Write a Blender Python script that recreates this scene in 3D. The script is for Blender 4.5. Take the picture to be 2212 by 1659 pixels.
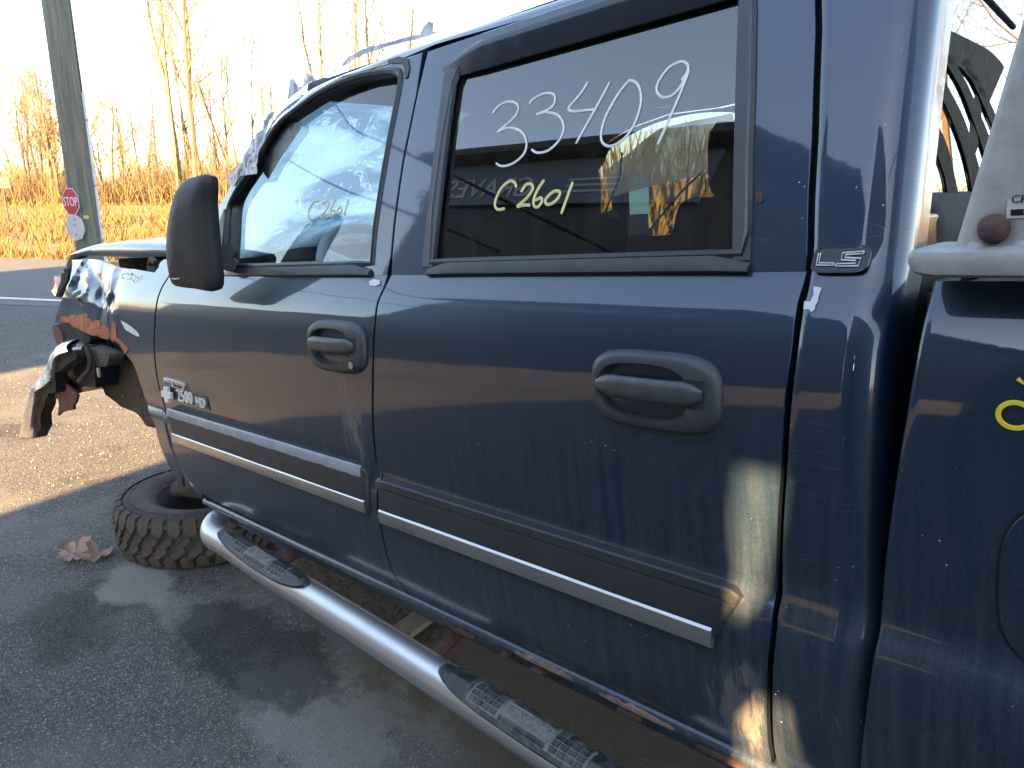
import bpy, bmesh, math, random
from math import radians, sin, cos, pi, sqrt, atan2
from bisect import bisect
from mathutils import Vector, Matrix, noise
from mathutils.geometry import delaunay_2d_cdt
random.seed(7)
for o in list(bpy.data.objects): bpy.data.objects.remove(o)
S = bpy.context.scene
COL = S.collection
# ------------------------------------------------------------------ camera, world, sun, exposure
PITCH, HEAD, CAMH = radians(14.7), radians(45.06), 1.6
fh = Vector((-cos(HEAD), sin(HEAD), 0)); RT = Vector((sin(HEAD), cos(HEAD), 0)); ZU = Vector((0, 0, 1))
FW = fh*cos(PITCH) - ZU*sin(PITCH); UP = fh*sin(PITCH) + ZU*cos(PITCH)
cd = bpy.data.cameras.new('camera'); cam = bpy.data.objects.new('camera', cd); COL.objects.link(cam)
M4 = Matrix((RT, UP, -FW)).transposed().to_4x4(); M4.translation = Vector((0, 0, CAMH)); cam.matrix_world = M4
cd.sensor_width = 36.0; cd.lens = 36.0*1661/2212; cd.clip_start = 0.02; cd.clip_end = 3000
S.camera = cam
SUN_EL = radians(17.0); SUN_AZ = Vector((0.21, -0.98, 0)).normalized()      # horizontal direction towards the sun
SUNV = (SUN_AZ*cos(SUN_EL) + ZU*sin(SUN_EL)).normalized()
w = bpy.data.worlds.new('World'); S.world = w; w.use_nodes = True
nt = w.node_tree; nt.nodes.clear()
sky = nt.nodes.new('ShaderNodeTexSky'); sky.sky_type = 'NISHITA'; sky.sun_disc = False
sky.sun_elevation = SUN_EL; sky.sun_rotation = math.atan2(SUN_AZ.x, SUN_AZ.y); sky.air_density = 1.0; sky.dust_density = .7; sky.ozone_density = 1.0
bg = nt.nodes.new('ShaderNodeBackground'); bg.inputs[1].default_value = 0.08
wo = nt.nodes.new('ShaderNodeOutputWorld'); hs = nt.nodes.new('ShaderNodeHueSaturation'); hs.inputs['Saturation'].default_value = .82; nt.links.new(sky.outputs[0], hs.inputs['Color']); nt.links.new(hs.outputs[0], bg.inputs[0]); nt.links.new(bg.outputs[0], wo.inputs[0])
sl = bpy.data.lights.new('sun', 'SUN'); sl.energy = 5.0; sl.angle = radians(0.55); sl.color = (1.0, 0.63, 0.27)
so = bpy.data.objects.new('sun', sl); COL.objects.link(so); so.rotation_euler = SUNV.to_track_quat('Z', 'Y').to_euler(); so.location = (3, -20, 12)
S.view_settings.view_transform = 'Standard'; S.view_settings.look = 'None'; S.view_settings.gamma = 1.0
S.view_settings.exposure = 3.55; S.view_settings.use_curve_mapping = False
S.cycles.max_bounces = 10; S.cycles.transparent_max_bounces = 24; S.cycles.glossy_bounces = 5; S.cycles.transmission_bounces = 6
S.cycles.caustics_reflective = False; S.cycles.caustics_refractive = False; S.cycles.use_denoising = True

# ------------------------------------------------------------------ contours (metres, truck axes: x to the tailgate, y into the truck, z up)
D = {
 'fdoor_front': [(-1.231,0.0756,1.421),(-1.2364,0.0562,1.3937),(-1.2398,0.0386,1.363),(-1.2458,0.0217,1.3292),(-1.2488,0.0091,1.2901),(-1.2637,0.0016,1.2337),(-1.2907,-0.0003,1.175),(-1.3125,0.0009,1.1066),(-1.3266,0.0036,1.0457),(-1.3298,0.0075,0.9968),(-1.3261,0.0116,0.955),(-1.3256,0.015,0.9232),(-1.2857,-0.0038,0.8768),(-1.2733,-0.0043,0.8268),(-1.2622,-0.0003,0.7702),(-1.2262,0.0084,0.6991),(-1.1732,0.0218,0.6408),(-1.1205,0.0299,0.6196)],
 'door_bottom': [(-1.1205,0.0299,0.6196),(-0.6228,0.0297,0.62),(-0.2363,0.0288,0.6224),(0.0592,0.035,0.6069),(0.4522,0.0375,0.6005),(0.848,0.0354,0.6057),(0.9932,0.0366,0.6029),(1.0179,0.0368,0.6023)],
 'bgap_low': [(0.0703,0.0505,1.3841),(0.0667,0.0375,1.3609),(0.0601,0.0236,1.3336),(0.0626,0.0115,1.3),(0.0563,0.0013,1.2293),(0.0442,-0.0002,1.1555),(0.0286,0.0018,1.08),(0.0134,0.0072,1.0003),(0.0075,0.0137,0.9395),(0.0222,0.0149,0.9219),(0.0261,0.0023,0.8956),(0.0178,-0.0045,0.8322),(0.0169,-0.0031,0.8041),(0.0192,0.0003,0.7639),(0.0195,0.0082,0.7005),(0.0303,0.0186,0.6504),(0.0579,0.0358,0.6049)],
 'bgap_top': [(0.1275,0.2216,1.9238),(0.0896,0.2135,1.901),(0.079,0.2023,1.8689),(0.071,0.1791,1.8006),(0.0664,0.1511,1.7151),(0.0615,0.1293,1.6461),(0.0618,0.1081,1.5766),(0.0633,0.088,1.5081),(0.0687,0.0674,1.4355),(0.0664,0.0533,1.3838)],
 'cgap_top': [(1.0125,0.1699,1.7729),(1.0206,0.155,1.7274),(1.0308,0.1273,1.6397),(1.0386,0.1076,1.5748),(1.0448,0.0856,1.5),(1.0549,0.0614,1.4138),(1.0567,0.0534,1.3842)],
 'cgap_low': [(1.0562,0.0543,1.3906),(1.0569,0.0437,1.3722),(1.0555,0.0328,1.3521),(1.057,0.0186,1.3217),(1.0583,0.0093,1.2908),(1.0552,0.0028,1.2481),(1.0523,0.0001,1.2047),(1.0494,-0.0001,1.1478),(1.0469,0.001,1.1018),(1.0425,0.0033,1.0512),(1.0373,0.0095,0.9759),(1.035,0.013,0.9124),(1.0358,0.004,0.8984),(1.0355,-0.0049,0.8569),(1.0296,-0.003,0.8034),(1.0262,0.0021,0.747),(1.0218,0.0131,0.6726),(1.0187,0.0353,0.6061)],
 'cab_rear_low': [(1.15,0.044,1.3727),(1.1631,0.0135,1.307),(1.1456,0.0021,1.0746),(1.1414,0.0141,0.9164),(1.1382,0.0023,0.7455)],
 'cab_rear_top': [(1.1273,0.1605,1.7441),(1.1478,0.1213,1.6201),(1.1636,0.0803,1.4814)],
 'cab_rear_edge': [(1.1481,0.1588,1.7388),(1.1597,0.1451,1.6964),(1.1752,0.1141,1.5964),(1.1888,0.0798,1.4796)],
 'bed_front': [(1.2203,0.0527,1.3878),(1.217,0.0252,1.3372),(1.2142,0.0074,1.2818),(1.2092,0.0009,1.2236),(1.2024,-0.0003,1.1625),(1.1947,0.0016,1.0857),(1.1878,0.0056,1.0181),(1.1827,0.0126,0.9471),(1.181,0.0145,0.9185),(1.1825,0.0113,0.9086),(1.1808,-0.0021,0.8844),(1.1729,-0.0028,0.8002),(1.1606,0.0104,0.6865)],
 'fwin': [(-0.8307,0.083,1.4203),(-0.8613,0.1119,1.5159),(-0.8799,0.1372,1.5973),(-0.8461,0.1494,1.6443),(-0.7843,0.1589,1.6869),(-0.6926,0.1731,1.7462),(-0.6524,0.1865,1.7925),(-0.592,0.1963,1.8294),(-0.5115,0.2006,1.8499),(-0.3987,0.2064,1.875),(-0.2911,0.2084,1.8852),(-0.1907,0.2087,1.8871),(-0.0931,0.2055,1.8781),(-0.0236,0.2011,1.8651),(-0.0071,0.1959,1.8502),(-0.0033,0.1877,1.8259),(-0.0041,0.1731,1.7825),(-0.0085,0.1461,1.6996),(-0.011,0.1151,1.5999),(-0.012,0.0857,1.5002),(-0.0026,0.0608,1.4116)],
 'seam': [(-1.036,0.1435,1.5793),(-0.8797,0.1608,1.6741),(-0.7544,0.1808,1.7601),(-0.6655,0.1962,1.8198),(-0.574,0.2037,1.853),(-0.474,0.2097,1.8797),(-0.2988,0.2148,1.9034),(-0.0676,0.2112,1.8943),(0.1069,0.2148,1.9046)],
 'sil': [(-1.0474,0.143,1.5746),(-0.9555,0.1651,1.6707),(-0.8364,0.1836,1.754),(-0.7504,0.1955,1.8052),(-0.6643,0.2117,1.8654),(-0.5695,0.2141,1.8837),(-0.4846,0.2204,1.9095),(-0.3984,0.2205,1.9154),(-0.2336,0.2193,1.9172),(-0.0789,0.2233,1.9286),(0.0962,0.2214,1.9235),(0.1282,0.2226,1.9267),(0.3015,0.2213,1.9232),(0.4221,0.2207,1.9214)],
 'rwin': [(0.2178,0.0598,1.4079),(0.199,0.0974,1.5404),(0.1965,0.1402,1.681),(0.1991,0.1852,1.8186),(0.3758,0.1835,1.8135),(0.782,0.1785,1.7986),(0.9037,0.179,1.8002),(0.9067,0.1788,1.7995),(0.9311,0.1325,1.6564),(0.9421,0.1045,1.5647),(0.9596,0.062,1.4159)],
 'visor_top': [(0.1511,0.1928,1.8409),(0.1643,0.1988,1.8585),(0.1965,0.2047,1.8756),(0.2411,0.2059,1.879),(0.3592,0.2058,1.8787),(0.5248,0.2056,1.8783),(0.5917,0.2058,1.8787)],
 'visor_mid': [(0.1662,0.1965,1.8518),(0.2111,0.1989,1.8588),(0.4077,0.1989,1.8587),(0.6718,0.1988,1.8585)],
 'visor_low': [(0.2023,0.185,1.818),(0.2353,0.182,1.809),(0.2704,0.1808,1.8055),(0.782,0.1785,1.7986),(0.9037,0.179,1.8002)],
 'roofseam': [(0.2277,0.2103,1.8917),(0.484,0.2086,1.8868),(0.5567,0.2088,1.8875)],
 'mold_f': [(-1.3089,0.014,0.9374),(-1.2508,0.0147,0.9304),(-1.1572,0.0149,0.927),(-0.4319,0.0144,0.9337),(-0.0491,0.0148,0.9294),(-0.0038,0.0079,0.9037),(-0.013,-0.0043,0.8257),(-0.0201,-0.0031,0.8053),(-1.2016,-0.0041,0.8219),(-1.2477,-0.0049,0.8461)],
 'mold_r': [(0.0222,0.0147,0.9196),(0.0473,0.0138,0.9152),(0.9696,0.0073,0.9029),(0.9899,0.0017,0.8944),(0.9927,-0.0036,0.8783),(0.9504,-0.0028,0.8001),(0.9417,-0.0021,0.7909),(0.0269,-0.0026,0.7979)],
 'chrome_f': [(-1.2469,-0.0049,0.8479),(-0.0165,-0.0047,0.8367),(-0.0194,-0.0033,0.8079),(-1.2271,-0.0039,0.818)],
 'chrome_r': [(0.0354,-0.0046,0.8337),(0.9555,-0.0042,0.8243),(0.9393,-0.0023,0.7933),(0.0282,-0.003,0.8031)],
 'hood_up': [(-2.4896,0.1399,1.5204),(-2.2583,0.1399,1.5342),(-1.8661,0.1399,1.527),(-1.541,0.1399,1.5098),(-1.3643,0.1372,1.4967)],
 'hood_lo': [(-2.4871,0.1358,1.495),(-1.9197,0.1254,1.4822),(-1.4346,0.1046,1.4567),(-1.425,0.1268,1.4839)],
 'fender': [(-1.231,0.0756,1.421),(-1.2785,0.0984,1.4492),(-1.3664,0.0996,1.4507),(-1.3828,0.087,1.4352),(-1.3379,0.0704,1.4143),(-1.378,0.0646,1.4068),(-1.6207,0.0763,1.4218),(-1.7854,0.0803,1.4268),(-2.1151,0.1105,1.464),(-2.3637,0.1287,1.4862),(-2.4845,0.1325,1.4908),(-2.5012,0.1221,1.4782),(-2.4332,0.0826,1.4297),(-2.3884,0.0503,1.3837),(-2.3966,0.0358,1.3578),(-2.4214,0.017,1.3174),(-2.4384,0.0131,1.3059),(-2.4931,0.0085,1.2873),(-2.5295,0.0044,1.2633),(-2.606,0.0008,1.2202),(-2.639,-0.0003,1.1826),(-2.5327,-0.0002,1.1887),(-2.3954,-0.0002,1.1921),(-2.3667,-0.0003,1.1796),(-2.2805,-0.0003,1.1687),(-2.1758,-0.0002,1.1571),(-2.0854,-0.0001,1.1474),(-1.9322,-0.0001,1.1495),(-1.8271,-0.0001,1.1484),(-1.7456,-0.0001,1.1464),(-1.6466,0.0002,1.1337),(-1.6197,0.0009,1.1053),(-1.5737,0.0018,1.0813),(-1.5499,0.0025,1.0659),(-1.5344,0.0061,1.0127),(-1.5233,0.0111,0.9587),(-1.5092,0.0144,0.9178),(-1.423,-0.0044,0.8693),(-1.404,-0.0048,0.839),(-1.399,-0.0008,0.7752),(-1.3713,0.0074,0.7055),(-1.3249,0.0325,0.613),(-1.1654,0.0405,0.5931)],
 'tube_up': [(-0.2088,0.0,0.5311),(0.2415,0.0,0.5082)],
 'tube_lo': [(-0.2266,0.0,0.4373),(0.2199,0.0,0.4123)],
 'tube_axis': [(-1.076,-0.0,0.5212),(-0.8781,0.0,0.5162),(-0.5688,-0.0,0.4955),(-0.2176,0.0,0.4846),(0.2307,-0.0,0.4601),(0.5027,0.0,0.442),(0.7201,0.0,0.4297)],
 'bump': [(-3.8669,0.05,0.4215),(-3.5857,0.05,0.6392),(-3.2453,0.05,0.8798),(-3.018,0.05,0.9927),(-2.7113,0.05,1.0486),(-2.5796,0.05,1.0524),(-2.7714,0.05,1.0145),(-2.9273,0.05,0.9338),(-2.9914,0.05,0.872),(-3.2147,0.05,0.8003),(-3.4284,0.05,0.6931),(-3.6989,0.05,0.4464)],
 'ls': [(1.063,0.0771,1.4228),(1.1315,0.0742,1.4192),(1.1372,0.0575,1.3958),(1.0721,0.0571,1.3953)],
 'rail': [(1.2121,-0.02,1.4139),(1.33,-0.02,1.3832),(1.3281,-0.02,1.4159)],
 'bolt': [(1.2962,-0.02,1.4428)],
 'upright': [(1.2519,0.0,1.4239),(1.3092,0.0,1.6719)],
 'fuel': [(1.3416,0.001,1.101),(1.3135,0.0061,1.0123),(1.3479,0.0125,0.9482)],
 'w1_0': [(0.3354,0.1631,1.7152),(0.3403,0.1659,1.7237),(0.3612,0.1685,1.7319),(0.3885,0.1679,1.73),(0.4063,0.1645,1.7197),(0.4073,0.1602,1.706),(0.3889,0.1552,1.6905),(0.3574,0.1503,1.675),(0.3826,0.1517,1.6792),(0.4103,0.15,1.674),(0.4349,0.1457,1.6603),(0.4477,0.1397,1.6409),(0.4436,0.1335,1.6208),(0.4167,0.1289,1.6059),(0.3862,0.1283,1.6039),(0.3673,0.1307,1.6116)],
 'w1_1': [(0.4388,0.1642,1.7185),(0.4456,0.1664,1.7254),(0.4691,0.1685,1.7318),(0.494,0.1676,1.7291),(0.506,0.1646,1.7199),(0.5052,0.1601,1.7057),(0.4888,0.1576,1.6981),(0.462,0.1561,1.6934),(0.4855,0.1566,1.6949),(0.5152,0.1541,1.687),(0.5339,0.1497,1.6729),(0.5415,0.144,1.6548),(0.5338,0.1382,1.6361),(0.5095,0.1334,1.6205),(0.4814,0.1331,1.6194),(0.4639,0.1356,1.6278)],
 'w1_2': [(0.5837,0.1695,1.735),(0.5719,0.1639,1.7175),(0.5474,0.1571,1.6963),(0.5497,0.1547,1.6889),(0.5619,0.1535,1.6851),(0.5884,0.1529,1.683),(0.616,0.1521,1.6807)],
 'w1_3': [(0.6369,0.1664,1.7255),(0.6162,0.1545,1.6883),(0.578,0.1348,1.625)],
 'w1_4': [(0.6806,0.1646,1.7199),(0.6622,0.159,1.7024),(0.6414,0.1482,1.6683),(0.6349,0.1393,1.6396),(0.6404,0.1333,1.6201),(0.6597,0.1303,1.6103),(0.6855,0.1324,1.6171),(0.7047,0.1388,1.6381),(0.7137,0.1481,1.6679),(0.7103,0.1564,1.6944),(0.6967,0.1626,1.7136),(0.6795,0.1649,1.7206)],
 'w1_5': [(0.7912,0.1585,1.7007),(0.7995,0.1619,1.7115),(0.8001,0.1651,1.7213),(0.7928,0.1675,1.729),(0.7809,0.1685,1.732),(0.7608,0.1667,1.7263),(0.7456,0.1611,1.7088),(0.7431,0.1563,1.6939),(0.7503,0.1531,1.6838),(0.7607,0.1512,1.6778),(0.7758,0.1514,1.6784),(0.789,0.1546,1.6886),(0.7979,0.1597,1.7044),(0.8025,0.163,1.7147),(0.7961,0.155,1.6899),(0.7793,0.1403,1.6428),(0.7623,0.1275,1.6013)],
 'w2_0': [(0.4368,0.1145,1.5579),(0.4314,0.1173,1.5673),(0.4153,0.1186,1.5716),(0.3954,0.1155,1.5613),(0.3837,0.11,1.5426),(0.3823,0.1056,1.5276),(0.3932,0.1029,1.5184),(0.4131,0.1031,1.5189)],
 'w2_1': [(0.4526,0.1115,1.5478),(0.4626,0.1154,1.5607),(0.4772,0.1153,1.5604),(0.4832,0.1125,1.5512),(0.4699,0.1077,1.5348),(0.4474,0.1036,1.5208),(0.4641,0.104,1.5221),(0.4831,0.1036,1.5208)],
 'w2_2': [(0.5106,0.1169,1.5661),(0.4978,0.1122,1.55),(0.49,0.1069,1.5319),(0.4938,0.103,1.5186),(0.5044,0.1024,1.5165),(0.5126,0.1051,1.526),(0.508,0.1071,1.5329),(0.4939,0.1059,1.5287)],
 'w2_3': [(0.5303,0.1083,1.5369),(0.5219,0.1062,1.5296),(0.5235,0.1038,1.5215),(0.5339,0.103,1.5188),(0.5483,0.1048,1.5248),(0.556,0.1077,1.5349),(0.5536,0.1096,1.5412),(0.5411,0.1099,1.5422),(0.5285,0.1081,1.5362)],
 'w2_4': [(0.5841,0.1139,1.5559),(0.5771,0.1074,1.5338),(0.5665,0.0976,1.4999)],
 'w3_0': [(-0.3375,0.1236,1.5853),(-0.3597,0.1247,1.5876),(-0.3778,0.1213,1.5756),(-0.3861,0.1165,1.5589),(-0.3799,0.1118,1.5432),(-0.3528,0.11,1.5387)],
 'w3_1': [(-0.317,0.1209,1.5772),(-0.3017,0.1225,1.5828),(-0.2838,0.1205,1.5768),(-0.2915,0.1157,1.5606),(-0.3198,0.1108,1.5429),(-0.2979,0.111,1.5443),(-0.2751,0.1099,1.5412)],
 'w3_2': [(-0.2521,0.1229,1.5855),(-0.2648,0.1178,1.5681),(-0.2724,0.113,1.5521),(-0.2632,0.1101,1.5423),(-0.2482,0.1114,1.5469),(-0.2472,0.1141,1.556),(-0.2647,0.1139,1.5553)],
 'w3_3': [(-0.228,0.1158,1.5621),(-0.236,0.1133,1.5535),(-0.2253,0.1114,1.5474),(-0.2154,0.1134,1.554),(-0.221,0.1156,1.5616),(-0.2296,0.116,1.5629)],
 'w3_4': [(-0.192,0.1209,1.5794),(-0.1952,0.1157,1.5617),(-0.2016,0.1094,1.5406)],
 'w4_0': [(-1.6619,0.067,1.41),(-1.6939,0.0661,1.4088),(-1.7106,0.0603,1.4004),(-1.6943,0.055,1.3917),(-1.6692,0.0553,1.3922)],
 'w4_1': [(-1.6416,0.0638,1.4057),(-1.6193,0.0667,1.4097),(-1.6015,0.0626,1.404),(-1.6133,0.0549,1.3915),(-1.6283,0.0541,1.3901),(-1.5889,0.0532,1.3887)],
 'w4_2': [(-1.5624,0.0634,1.4052),(-1.5751,0.0581,1.397),(-1.5747,0.0523,1.3872),(-1.5531,0.0499,1.3831),(-1.5515,0.0548,1.3913),(-1.5742,0.054,1.39)],
 'w4_3': [(-1.5362,0.0589,1.3982),(-1.5475,0.0548,1.3913),(-1.5346,0.0507,1.3844),(-1.5198,0.0531,1.3885),(-1.5264,0.058,1.3968)],
 'w4_4': [(-1.4842,0.0604,1.4007),(-1.5043,0.0515,1.3858),(-1.5314,0.0454,1.3754)],
 'cr0': [(-2.3207,0.1112,1.4649),(-2.2064,0.0762,1.4217),(-2.1316,0.0501,1.3834),(-2.1084,0.0279,1.3427),(-2.1727,0.0129,1.3052),(-2.2645,0.02,1.3251),(-2.3784,0.0298,1.3465)],
 'cr1': [(-2.2784,0.1001,1.4512),(-2.1438,0.0708,1.4149),(-2.0063,0.043,1.3711),(-1.9608,0.0214,1.3286)],
 'cr2': [(-1.8429,0.0668,1.4098),(-1.7811,0.0433,1.3716),(-1.7603,0.025,1.3368),(-1.7907,0.0175,1.3188)],
 'cr3': [(-2.4353,0.0118,1.301),(-2.1577,0.01,1.2941),(-1.9276,0.0059,1.2736),(-1.7575,0.0054,1.2702),(-1.6453,0.0025,1.2452),(-1.5249,0.0009,1.2233),(-1.4283,-0.0003,1.1817)],
 'cr4': [(-1.9807,0.0165,1.3161),(-1.9089,0.0077,1.2833),(-1.8128,0.0059,1.2733),(-1.7668,0.0063,1.276),(-1.7386,0.0137,1.3078)],
 'cr5': [(-1.9177,0.0054,1.2707),(-1.944,0.0015,1.2322),(-1.9747,0.0001,1.2023)],
 'cr6': [(-1.7857,0.0039,1.2589),(-1.7998,0.0002,1.2062)],
 'cr7': [(-2.0027,0.0676,1.4108),(-1.9031,0.0589,1.3983),(-1.8382,0.0668,1.4098),(-1.7453,0.0764,1.422)],
 'rust': [(-2.5213,0.0003,1.2091),(-2.4871,0.0005,1.2156),(-2.3952,0.0006,1.2169),(-2.3676,0.0011,1.2266),(-2.2969,0.0013,1.2288),(-2.2698,0.001,1.2246),(-2.2271,0.0016,1.2344),(-2.1834,0.0015,1.2325),(-2.1152,0.0024,1.2445),(-2.1196,0.0009,1.223),(-2.0813,0.0006,1.2177),(-2.0714,0.0001,1.2033),(-2.0208,0.0004,1.2134),(-1.9644,0.0005,1.2155),(-1.9573,-0.0001,1.1965),(-1.9787,-0.0003,1.173),(-1.944,-0.0003,1.1827),(-1.9136,-0.0001,1.1952),(-1.8784,-0.0,1.1983),(-1.8419,0.0002,1.2061),(-1.7848,-0.0001,1.1976),(-1.7745,-0.0003,1.1795),(-1.7619,-0.0003,1.1677),(-1.7327,-0.0002,1.1876),(-1.7174,0.0004,1.2126),(-1.6946,0.0009,1.2226),(-1.6722,0.0006,1.2159),(-1.6714,-0.0002,1.1904),(-1.6707,-0.0003,1.1632),(-1.6354,-0.0002,1.156),(-1.6169,0.0,1.142),(-1.5783,0.0001,1.1353),(-1.5777,0.0005,1.1203),(-1.62,0.001,1.104),(-1.6426,0.0004,1.1253),(-1.6668,-0.0,1.1452),(-1.7237,-0.0002,1.1542),(-1.7472,-0.0,1.1437),(-1.7668,-0.0002,1.1581),(-1.8107,-0.0003,1.1621),(-1.828,-0.0001,1.147),(-1.933,-0.0001,1.1477),(-2.0057,-0.0003,1.1603),(-2.0848,-0.0001,1.148),(-2.1756,-0.0002,1.157),(-2.2797,-0.0003,1.1692),(-2.3665,-0.0003,1.1794),(-2.395,-0.0002,1.1924),(-2.5313,-0.0002,1.19)],
 'arch_scratch': [(-1.6134,0.0016,1.2345),(-1.5258,0.0008,1.2203),(-1.4523,0.0,1.2005),(-1.4311,-0.0003,1.1844),(-1.4596,-0.0003,1.1815),(-1.5349,-0.0001,1.1938),(-1.5735,0.0,1.2008)],
 'liner': [(-2.2658,0.06,1.135),(-1.8636,0.06,1.1553),(-1.7576,0.06,1.0913),(-1.6882,0.06,1.0522),(-1.646,0.06,0.9932),(-1.6187,0.06,0.9396),(-1.5862,0.06,0.8994),(-1.5801,0.06,0.8344),(-1.6112,0.06,0.7971),(-1.6278,0.06,0.7964),(-1.6957,0.06,0.7935),(-1.7538,0.06,0.8183),(-1.8384,0.06,0.8273),(-1.9695,0.06,0.8247),(-2.0676,0.06,0.8232),(-2.1606,0.06,0.8405),(-2.2572,0.06,0.8585),(-2.2835,0.06,0.8919),(-2.2791,0.06,0.9427),(-2.2373,0.06,0.9819),(-2.2628,0.06,1.0578)],
 'lampbox': [(-2.6505,0.02,1.1661),(-2.4736,0.02,1.1879),(-2.1514,0.02,1.1531),(-2.0974,0.02,1.1356),(-2.1191,0.02,1.1142),(-2.2358,0.02,1.0971),(-2.3296,0.02,1.0897),(-2.4607,0.02,1.0654),(-2.5961,0.02,1.0662),(-2.6438,0.02,1.114)],
 'lampbox_rust': [(-2.6201,0.012,1.1647),(-2.5288,0.012,1.1686),(-2.4854,0.012,1.1379),(-2.4806,0.012,1.0945),(-2.5237,0.012,1.0737),(-2.5637,0.012,1.0694),(-2.611,0.012,1.1168)],
 'battery': [(-2.1158,-0.01,1.1053),(-2.3203,-0.01,1.0365),(-2.6059,-0.01,0.9446),(-2.5824,-0.01,0.9203),(-2.3555,-0.01,0.8724),(-2.2843,-0.01,0.8977),(-2.2056,-0.01,0.9197),(-2.0421,-0.01,0.9291),(-2.0273,-0.01,0.9776),(-1.9882,-0.01,1.0143),(-2.0121,-0.01,1.0852),(-2.0418,-0.01,1.1064)],
 'bat_bar': [(-2.0759,-0.025,1.1115),(-2.03,-0.025,1.1094),(-2.4904,-0.025,0.9571),(-2.5498,-0.025,0.952)],
 'bat_edge': [(-2.559,-0.025,0.9475),(-2.5152,-0.025,0.9365),(-2.2584,-0.025,0.8891),(-2.2977,-0.025,0.8796),(-2.5552,-0.025,0.9329)],
 'hose': [(-1.9525,-0.04,1.1196),(-1.9372,-0.04,1.0915),(-1.9289,-0.04,1.0695),(-1.9414,-0.04,1.0362),(-2.0034,-0.04,1.0049),(-2.135,-0.04,0.9562)],
 'hose2': [(-2.1525,-0.03,1.106),(-2.2148,-0.03,1.0937),(-2.2416,-0.03,1.0765),(-2.2322,-0.03,1.0633)],
 'bracket': [(-2.0181,-0.02,1.1061),(-1.9485,-0.02,1.1039),(-1.754,-0.02,1.0929),(-1.7658,-0.02,1.0687),(-1.7928,-0.02,1.051),(-1.8563,-0.02,1.0364),(-1.956,-0.02,1.0317),(-1.9695,-0.02,1.0634)],
 'bolt_d': [(-1.873,-0.03,1.0336),(-1.8774,-0.03,0.9962)],
 'bump_dark': [(-2.0358,-0.09,1.0991),(-1.9374,-0.09,1.1056),(-1.9435,-0.09,1.0764),(-2.2713,-0.09,0.9872),(-2.319,-0.09,0.9093),(-2.341,-0.09,0.8929),(-2.4828,-0.09,0.8744),(-2.5047,-0.09,0.85),(-2.5568,-0.09,0.8294),(-2.628,-0.09,0.7911),(-2.6745,-0.09,0.7511),(-2.7265,-0.09,0.6823),(-2.8544,-0.09,0.6065),(-3.0202,-0.09,0.5807),(-2.8638,-0.09,0.6994),(-2.7652,-0.09,0.8021),(-2.7059,-0.09,0.8586),(-2.5691,-0.09,0.8914),(-2.3897,-0.09,0.9522),(-2.3439,-0.09,1.0056),(-2.2809,-0.09,1.0487),(-2.1934,-0.09,1.077)],
 'skirt': [(-2.441,-0.05,0.9621),(-2.1984,-0.05,0.8966),(-2.181,-0.05,0.8881),(-2.2115,-0.05,0.8533),(-2.2479,-0.05,0.8386),(-2.2669,-0.05,0.815),(-2.4099,-0.05,0.7904),(-2.4938,-0.05,0.7727),(-2.5512,-0.05,0.7505),(-2.4716,-0.05,0.8199),(-2.4639,-0.05,0.843),(-2.5223,-0.05,0.8496),(-2.6227,-0.05,0.833),(-2.6593,-0.05,0.8482),(-2.5089,-0.05,0.8714)],
 'chromeL': [(-3.0328,-0.11,0.5806),(-2.9547,-0.11,0.6473),(-2.8043,-0.11,0.7665),(-2.7142,-0.11,0.8348),(-2.6003,-0.11,0.9106),(-2.5067,-0.11,0.9705),(-2.4286,-0.11,1.0199),(-2.3234,-0.11,1.0661),(-2.2363,-0.11,1.0891),(-2.146,-0.11,1.1033),(-2.0609,-0.11,1.1142),(-1.9621,-0.11,1.1172)],
 'chromeR': [(-2.9174,-0.11,0.5998),(-2.8015,-0.11,0.708),(-2.6735,-0.11,0.8127),(-2.6171,-0.11,0.8716),(-2.4928,-0.11,0.9027),(-2.384,-0.11,0.9332),(-2.3009,-0.11,0.9638),(-2.2723,-0.11,0.9941),(-2.2436,-0.11,1.017),(-2.1968,-0.11,1.0546),(-2.1125,-0.11,1.084),(-1.9569,-0.11,1.108)],
 'pinkbit': [(-2.8587,0.12,1.3953),(-2.8244,0.12,1.3855),(-2.7472,0.12,1.4043),(-2.7853,0.12,1.3626),(-2.8398,0.12,1.3161),(-2.8712,0.12,1.2865),(-2.9152,0.12,1.3035),(-2.9447,0.12,1.3228),(-2.9096,0.12,1.3349),(-2.8654,0.12,1.3624)],
 'lampedge': [(-2.711,0.11,1.4124),(-2.6623,0.11,1.4083),(-2.6555,0.11,1.4305),(-2.5913,0.11,1.4335),(-2.5774,0.11,1.4151),(-2.6271,0.11,1.3934),(-2.6233,0.11,1.3786),(-2.7084,0.11,1.3411),(-2.7968,0.11,1.3021),(-2.8283,0.11,1.294),(-2.769,0.11,1.3483)],
 'hoodlatch': [(-2.6252,0.15,1.5009),(-2.5613,0.15,1.5065),(-2.5183,0.15,1.4982),(-2.5448,0.15,1.4826),(-2.6144,0.15,1.4767),(-2.6442,0.15,1.4459),(-2.7505,0.15,1.436),(-2.7545,0.15,1.4512),(-2.7036,0.15,1.4729),(-2.6314,0.15,1.49)],
 'hood_far': [(-3.62,0.75,1.5255),(-3.4251,0.75,1.5474),(-3.1754,0.75,1.5522),(-2.9006,0.75,1.555),(-2.9162,0.75,1.513)],
 'emb2500': [(-1.1781,0.0081,0.9898),(-0.9344,0.0086,0.9844)],
 'bowtie': [(-1.2357,0.0086,0.9853)],
 'durapl': [(-1.258,0.0039,1.0422),(-1.0807,0.0041,1.0384),(-1.0941,0.006,1.0137),(-1.2651,0.0057,1.0177)],
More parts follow.
